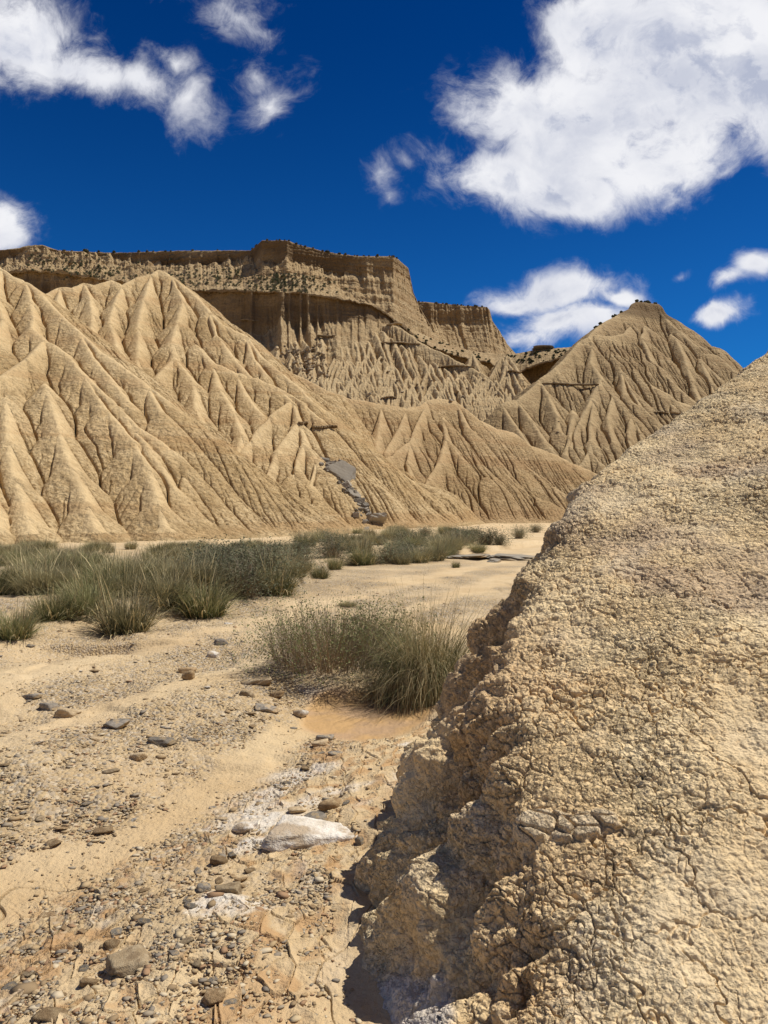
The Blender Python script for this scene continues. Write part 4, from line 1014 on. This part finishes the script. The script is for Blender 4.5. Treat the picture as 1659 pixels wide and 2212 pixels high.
# the twiggy bush and the drooping tuft by the mud pool
x, y = at_ground(715, 1462); z = gz(x, y)
o = empty('bush', (x, y, z - .02)); tag(o, 'wide twiggy bush with small olive leaves behind the mud pool', 'bush')
tw, lf = shrub(700, 1.9, .62, 1800, 8500, .012, M_leafg, .0055)
part('branches', tw, o); part('foliage', lf, o)
x, y = at_ground(822, 1440); o2 = empty('bush', (x, y + .1, gz(x, y) - .02)); tag(o2, 'small greener bush squeezed between the twiggy bush and the drooping tuft', 'bush')
tw, lf = shrub(710, .8, .66, 600, 3600, .014, M_leafg, .005)
part('branches', tw, o2); part('foliage', lf, o2)
x, y = at_ground(925, 1488); o = empty('grass_tuft', (x, y, gz(x, y) - .02)); tag(o, 'tall drooping grass tuft with straw coloured blades hanging over the mud pool', 'grass tuft')
part('blades', blade_mesh('blades', M_grassd, 720, n=3200, h=.82, spread=0, lean=.85, droop=.42, width=.0055, rootr=.26, seg=6), o)
part('dry_blades', blade_mesh('dry_blades', M_straw, 721, n=2000, h=1.02, spread=0, lean=.85, droop=.85, width=.005, rootr=.24, seg=7, az=-1.7, minlen=.6), o)
part('seed_stalks', blade_mesh('seed_stalks', M_straw, 722, n=70, h=1.05, spread=0, lean=.3, droop=.14, width=.007, rootr=.24, seg=5, minlen=.8), o)
x, y = at_ground(750, 1306); o = put_tuft(x, y, .12, 2.6, 'flat low green plant on the sand behind the big bush')

# ------------------------------------------------------------------ rocks and shrubs on the slopes
proj = {}
for k, (X, Y, Z) in hill.items():
    proj[k] = (X.ravel(), Y.ravel(), Z.ravel(), (X / Y * F + CU).ravel(), (CV - (Z - CAMH) / Y * F).ravel())
def pick(keys, u, v, tol=2.5):
    best = None
    for k in keys:
        X, Y, Z, U_, V_ = proj[k]
        c = np.nonzero((np.abs(U_ - u) < tol) & (np.abs(V_ - v) < tol))[0]
        if len(c):
            i = c[np.argmin(Y[c])]
            if best is None or Y[i] < best[1]: best = (float(X[i]), float(Y[i]), float(Z[i]))
    return best
def put_rock(name, keys, u, v, w, hr, mat, lab, cat, group=None, key=None, shape=None, tilt=None, dz=.15):
    p = pick(keys, u, v)
    if p is None: return None
    W = w / F * p[1]
    o = rock_obj(name, key or rnd.choice([4000, 4001, 4002, 4003, 4004, 4005]), mat, (p[0], p[1], p[2] + W * hr * dz), (W, W, W * hr / .45), rnd.uniform(0, 6.28) if shape is None else 0,
                 tilt or (rnd.uniform(-.5, .5), rnd.uniform(-.5, .5)), shape or dict(planes=8, soft=.012, rough=.12), 4 if w > 20 else 3 if w > 9 else 2)
    return tag(o, lab, cat, group)
put_rock('boulder', 'AB', 738, 1024, 84, .42, M_block, 'large grey block stranded on the flank of the ribbed middle hill', 'boulder', key=4107, tilt=(.75, .45), shape=dict(planes=8, soft=.01, rough=.1, dims=(1, .8, .34), ))
for u, v, w, hr, lab in ((700, 990, 34, .3, 'thin grey slab above and left of the large stranded block'), (712, 1002, 40, .3, 'second thin grey slab touching the large stranded block'), (748, 1046, 34, .5, 'grey lump just under the large stranded block'),
        (764, 1068, 40, .7, 'pale rugged rock at the top of the rock trail'), (775, 1086, 34, .7, 'pale rugged rock halfway down the rock trail'), (792, 1092, 26, .9, 'narrow pale rock right of the rock trail'), (768, 1112, 24, .8, 'small rock left at the foot of the rock trail'), (806, 1120, 72, .35, 'flat grey slab at the foot of the rock trail'),
        (758, 1056, 22, .6, 'small grey rock between the block and the rock trail')):
    put_rock('boulder', 'ABC', u, v, w, hr, M_block, lab, 'boulder', dz=-.05)
for i in range(70):
    t = rnd.random(); put_rock('boulder', 'ABC', 705 + 100 * t + rnd.gauss(0, 7), 992 + 130 * t + rnd.gauss(0, 6), rnd.uniform(6, 19), rnd.uniform(.35, .8), M_block, 'small grey fragment in the rock trail on the ribbed middle hill', 'boulder', 'small fragments of the rock trail')
n_b = 0
for i in range(400):
    if n_b >= 110: break
    u = rnd.gauss(655, 36); v = rnd.gauss(772, 28)
    if v < 740 + (u - 700) * -.05 or v > 832 or v < 728 or u < 585 or u > 715: continue
    o = put_rock('boulder', 'FE', u, v, rnd.uniform(4, 13), rnd.uniform(.4, .8), M_bould, 'grey block in the rockfall below the big cliff', 'boulder', 'grey blocks of the rockfall below the big cliff')
    if o: n_b += 1
for u, v, w in ((985, 848, 16), (1002, 856, 14), (1010, 838, 9), (975, 865, 12), (1045, 818, 9), (820, 760, 10), (826, 775, 12), (838, 800, 10), (900, 830, 9), (915, 835, 10), (860, 820, 8), (1070, 850, 8), (1205, 932, 9), (1198, 960, 6), (740, 880, 14), (1208, 910, 5), (985, 700, 6), (800, 850, 9), (870, 845, 9), (930, 820, 7)):
    put_rock('boulder', 'FECD', u, v, w, .55, M_bould, 'pale block lying alone on the fluted slopes at mid distance', 'boulder', 'lone pale blocks on the fluted slopes')
for u, v, w, ks, lab in ((655, 913, 20, 'AB', 'short rock ledge poking from the ribbed hill crest'), (700, 922, 56, 'AB', 'long thin rock ledge on the ribbed hill above the stranded block'), (860, 741, 96, 'FE', 'long dark rock ledge high on the fluted slope'), (985, 791, 76, 'FE', 'straight rock ledge right of centre on the fluted slope'),
        (852, 700, 34, 'FE', 'small roof like rock ledge under the mesa corner'), (1232, 829, 124, 'D', 'longest rock ledge on the left side of the pyramid hill'), (1425, 891, 40, 'D', 'left one of two dark ledges low on the pyramid hill'), (1472, 891, 46, 'D', 'right one of two dark ledges low on the pyramid hill'),
        (840, 858, 34, 'EC', 'round edged ledge just above the low middle hill'), (668, 755, 24, 'FE', 'dark ledge beside the rockfall under the big cliff'), (705, 725, 40, 'FE', 'thin ledge over the rockfall to its right'), (1112, 552 + 250, 30, 'HE', 'ledge at the base of the hollow cliff'), (540, 692, 40, 'F', 'narrow shelf sticking out low on the big cliff')):
    uv = [(u + w * t, v + 1.5 * math.sin(u + t * 5)) for t in np.linspace(-.5, .5, 22)]
    pts = [(pick(ks, a_, b_, 3), a_, b_) for a_, b_ in uv]; pts = [q for q in pts if q[0]]
    if len(pts) < 5: continue
    yy_ = sorted(q[0][1] for q in pts); med = yy_[len(yy_) // 3]; tt = max(.3, 3.6 / F * med)
    pts = [P(a_, b_, min(max(q[1], med - 1.2 * tt), med + 2.5 * tt)) for q, a_, b_ in pts]
    p = pts[len(pts) // 2]; T = max(.3, 3.6 / F * p[1]); r_ = np.random.RandomState(int(u)); n = len(pts)
    ys = [q[1] for q in pts]; my = sorted(ys)[n // 3]
    co = []
    for i, q in enumerate(pts):
        e = math.sin(math.pi * (i + .35) / (n - .3)) ** .4; out = (.35 + r_.uniform(0, .45)) * T * 1.6 * e; yq = min(q[1], my + 2.2 * T); zt = q[2] + r_.uniform(-.1, .1) * T
        for dy, dz in ((2.5 * T, .45 * T), (-out * .8, .38 * T * e), (-out, .1 * T), (-out * .85, -.35 * T * e), (2.5 * T, -.45 * T)):
            co.append((q[0] - p[0] + r_.uniform(-.1, .1) * T, yq + dy - p[1], zt + dz - p[2]))
    fa = [[i * 5 + j, (i + 1) * 5 + j, (i + 1) * 5 + (j + 1) % 5, i * 5 + (j + 1) % 5] for i in range(n - 1) for j in range(5)]
    caps = [[4, 3, 2, 1, 0], [5 * (n - 1) + j for j in range(5)]]
    me = bpy.data.meshes.new('rock_ledge'); me.from_pydata(co, [], fa + caps); me.materials.append(M_ledge)
    o = bpy.data.objects.new('rock_ledge', me); C.objects.link(o); o.location = p; tag(o, lab, 'rock ledge')
# flat slab in the wash
x, y = at_ground(1085, 1206, .1); z = gz(x, y)
for i, (dx, dy, sx, sy, sz, rz, lab) in enumerate(((-.9, 1.9, 2.2, 3.0, .42, -.3, 'left piece of the broken grey slab in the far wash'), (.75, 1.6, 2.6, 3.4, .5, -.15, 'middle and widest piece of the broken grey slab in the far wash'), (2.3, 1.3, 2.0, 3.0, .46, .2, 'right piece of the broken grey slab in the far wash'), (-.2, .2, .7, .6, .3, .9, 'small chip lying in front of the broken grey slab'))):
    o = rock_obj('flat_rock', 4310 + i, M_slab, (x + dx, y + dy, gz(x + dx, y + dy) + .04), (sx, sy, sz), rz, (rnd.uniform(-.03, .03), rnd.uniform(-.05, .05)), dict(planes=15, soft=.008, rough=.3, dims=(1, .8, .45)), 4); tag(o, lab, 'flat rock')
# table rock
p = pick('H', 1178, 758, 4)
if p:
    o = empty('table_rock', (p[0], p[1] + 6, p[2] + .3)); tag(o, 'table shaped rock with a wide cap standing on the shrubby plateau', 'table rock')
    k = p[1] / F
    ped, fa = rock_shape(4401, 3, 14, .05, (40 * k, 34 * k, 30 * k)); part('pedestal', raw_mesh('pedestal', ped, fa, M_ledge, None, True, None, False), o).location = (0, 0, 4 * k)
    cap, fa = rock_shape(4403, 3, 9, .03, (56 * k, 44 * k, 11 * k)); part('cap', raw_mesh('cap', cap, fa, M_bould, None, True, None, False), o).location = (0, 0, 15 * k)
# dark shrubs on the mesa
mesa_sh = []
for i in range(4):
    r_ = np.random.RandomState(800 + i); n = 260
    c = r_.normal(size=(n, 3)); c /= np.linalg.norm(c, axis=1)[:, None]; c *= (r_.rand(n)[:, None] ** .4) * np.array([.5, .5, .42]); c[:, 2] += .3
    c += .12 * np.stack([pn(c[:, 0] * 3, c[:, 1] * 3, c[:, 2] * 3, 70 + j + i) for j in range(3)], -1)
    t = r_.normal(size=(n, 3)); b = np.cross(t, r_.normal(size=(n, 3))); t *= .07; b *= .05
    V = np.stack([c - t, c + b, c + t, c - b], 1).reshape(-1, 3)
    mesa_sh.append(raw_mesh('shrub', V, np.arange(4 * n).reshape(-1, 4), M_mesa, {'var': np.repeat(r_.rand(n), 4), 'along': np.zeros(4 * n)}, False, None, False))
def put_shrub(keys, u, v, w, lab, group, up=False):
    if up:
        cand = [(proj[k], np.nonzero(np.abs(proj[k][3] - u) < 2)[0]) for k in keys]
        pr, c = cand[0]
        if not len(c): return
        i = c[np.argmin(pr[4][c])]; p = (float(pr[0][i]), float(pr[1][i]), float(pr[2][i]))
    else:
        p = pick(keys, u, v, 4)
    if p is None: return
    W = w / F * p[1]
    o = bpy.data.objects.new('shrub', rnd.choice(mesa_sh)); C.objects.link(o); o.location = (p[0], p[1], p[2] - .1 * W); o.scale = (W, W, W * rnd.uniform(.7, 1.)); o.rotation_euler = (0, 0, rnd.uniform(0, 6))
    tag(o, lab, 'shrub', group)
    return o
put_shrub('F', 187, 541, 13, 'largest dark shrub on the skyline of the left plateau', None, True)
put_shrub('F', 246, 545, 8, 'second dark shrub on the skyline of the left plateau', None, True)
for i in range(46):
    put_shrub('F', rnd.choice([rnd.uniform(130, 560), rnd.uniform(570, 860)]), 0, rnd.uniform(3, 6.5), 'tiny dark shrub on the rim of the main mesa', 'dark shrubs along the mesa rim', True)
for i in range(22): put_shrub('G', rnd.uniform(905, 1056), 0, rnd.uniform(2.5, 5), 'tiny dark shrub on the rim of the farther cliff block', 'dark shrubs on the farther block', True)
for i in range(24): put_shrub('D', rnd.choice([rnd.uniform(1278, 1345), rnd.uniform(1370, 1420)]), 0, rnd.uniform(3.5, 8), 'dark shrub on the flat top of the pyramid hill', 'dark shrubs on the pyramid hill top', True)
for i in range(70):
    u = rnd.uniform(1085, 1245); put_shrub('H', u, np.interp(u, [1085, 1245], [778, 757]) + rnd.uniform(-12, 10), rnd.uniform(4, 8.5), 'dark shrub on the low plateau left of the pyramid hill', 'dark shrubs on the low plateau')
for i in range(56):
    u = rnd.uniform(870, 1090); put_shrub('HF', u, np.interp(u, [870, 940, 1090], [712, 742, 785]) + rnd.uniform(-10, 10), rnd.uniform(3.5, 7), 'dark shrub on the strip below the farther cliff block', 'dark shrubs on the strip below the farther block')
def build_scrub():
    r_ = np.random.RandomState(66); C_, S_ = [], []
    def add(u, v, w):
        p = pick('F', u, v, 4)
        if p: C_.append(p); S_.append(w / F * p[1])
    for i in range(330):
        u = r_.normal(612, 50); add(u, r_.uniform(588, 626) + abs(u - 610) * .05, r_.uniform(2.5, 7))
    for i in range(520):
        u = r_.uniform(60, 520); v = np.interp(u, [60, 180, 420, 520], [560, 578, 603, 600]) + r_.normal(0, 15)
        if pn(np.array([u / 40.]), np.array([v / 16.]), 0, 97)[0] > -.12: add(u, v, r_.uniform(2.5, 7))
    C_, S_ = np.array(C_), np.array(S_); n = len(C_); k = 70
    c = r_.normal(size=(n, k, 3)); c /= np.linalg.norm(c, axis=2)[..., None]; c *= (r_.rand(n, k, 1) ** .4) * np.array([.5, .5, .4])
    c = c * S_[:, None, None] + C_[:, None] + np.array([0, 0, .2]) * S_[:, None, None]
    t = r_.normal(size=(n, k, 3)) * .10 * S_[:, None, None]; b = r_.normal(size=(n, k, 3)) * .07 * S_[:, None, None]
    V = np.stack([c - t, c + b, c + t, c - b], 2).reshape(-1, 3)
    o = raw_mesh('scrub', V, np.arange(len(V)).reshape(-1, 4), M_mesa, {'var': np.repeat(r_.rand(n * k), 4), 'along': np.zeros(len(V))}, False)
    tag(o, 'grey green scrub covering the rubbly slopes under the mesa rim', 'scrub', None, 'stuff')
build_scrub()
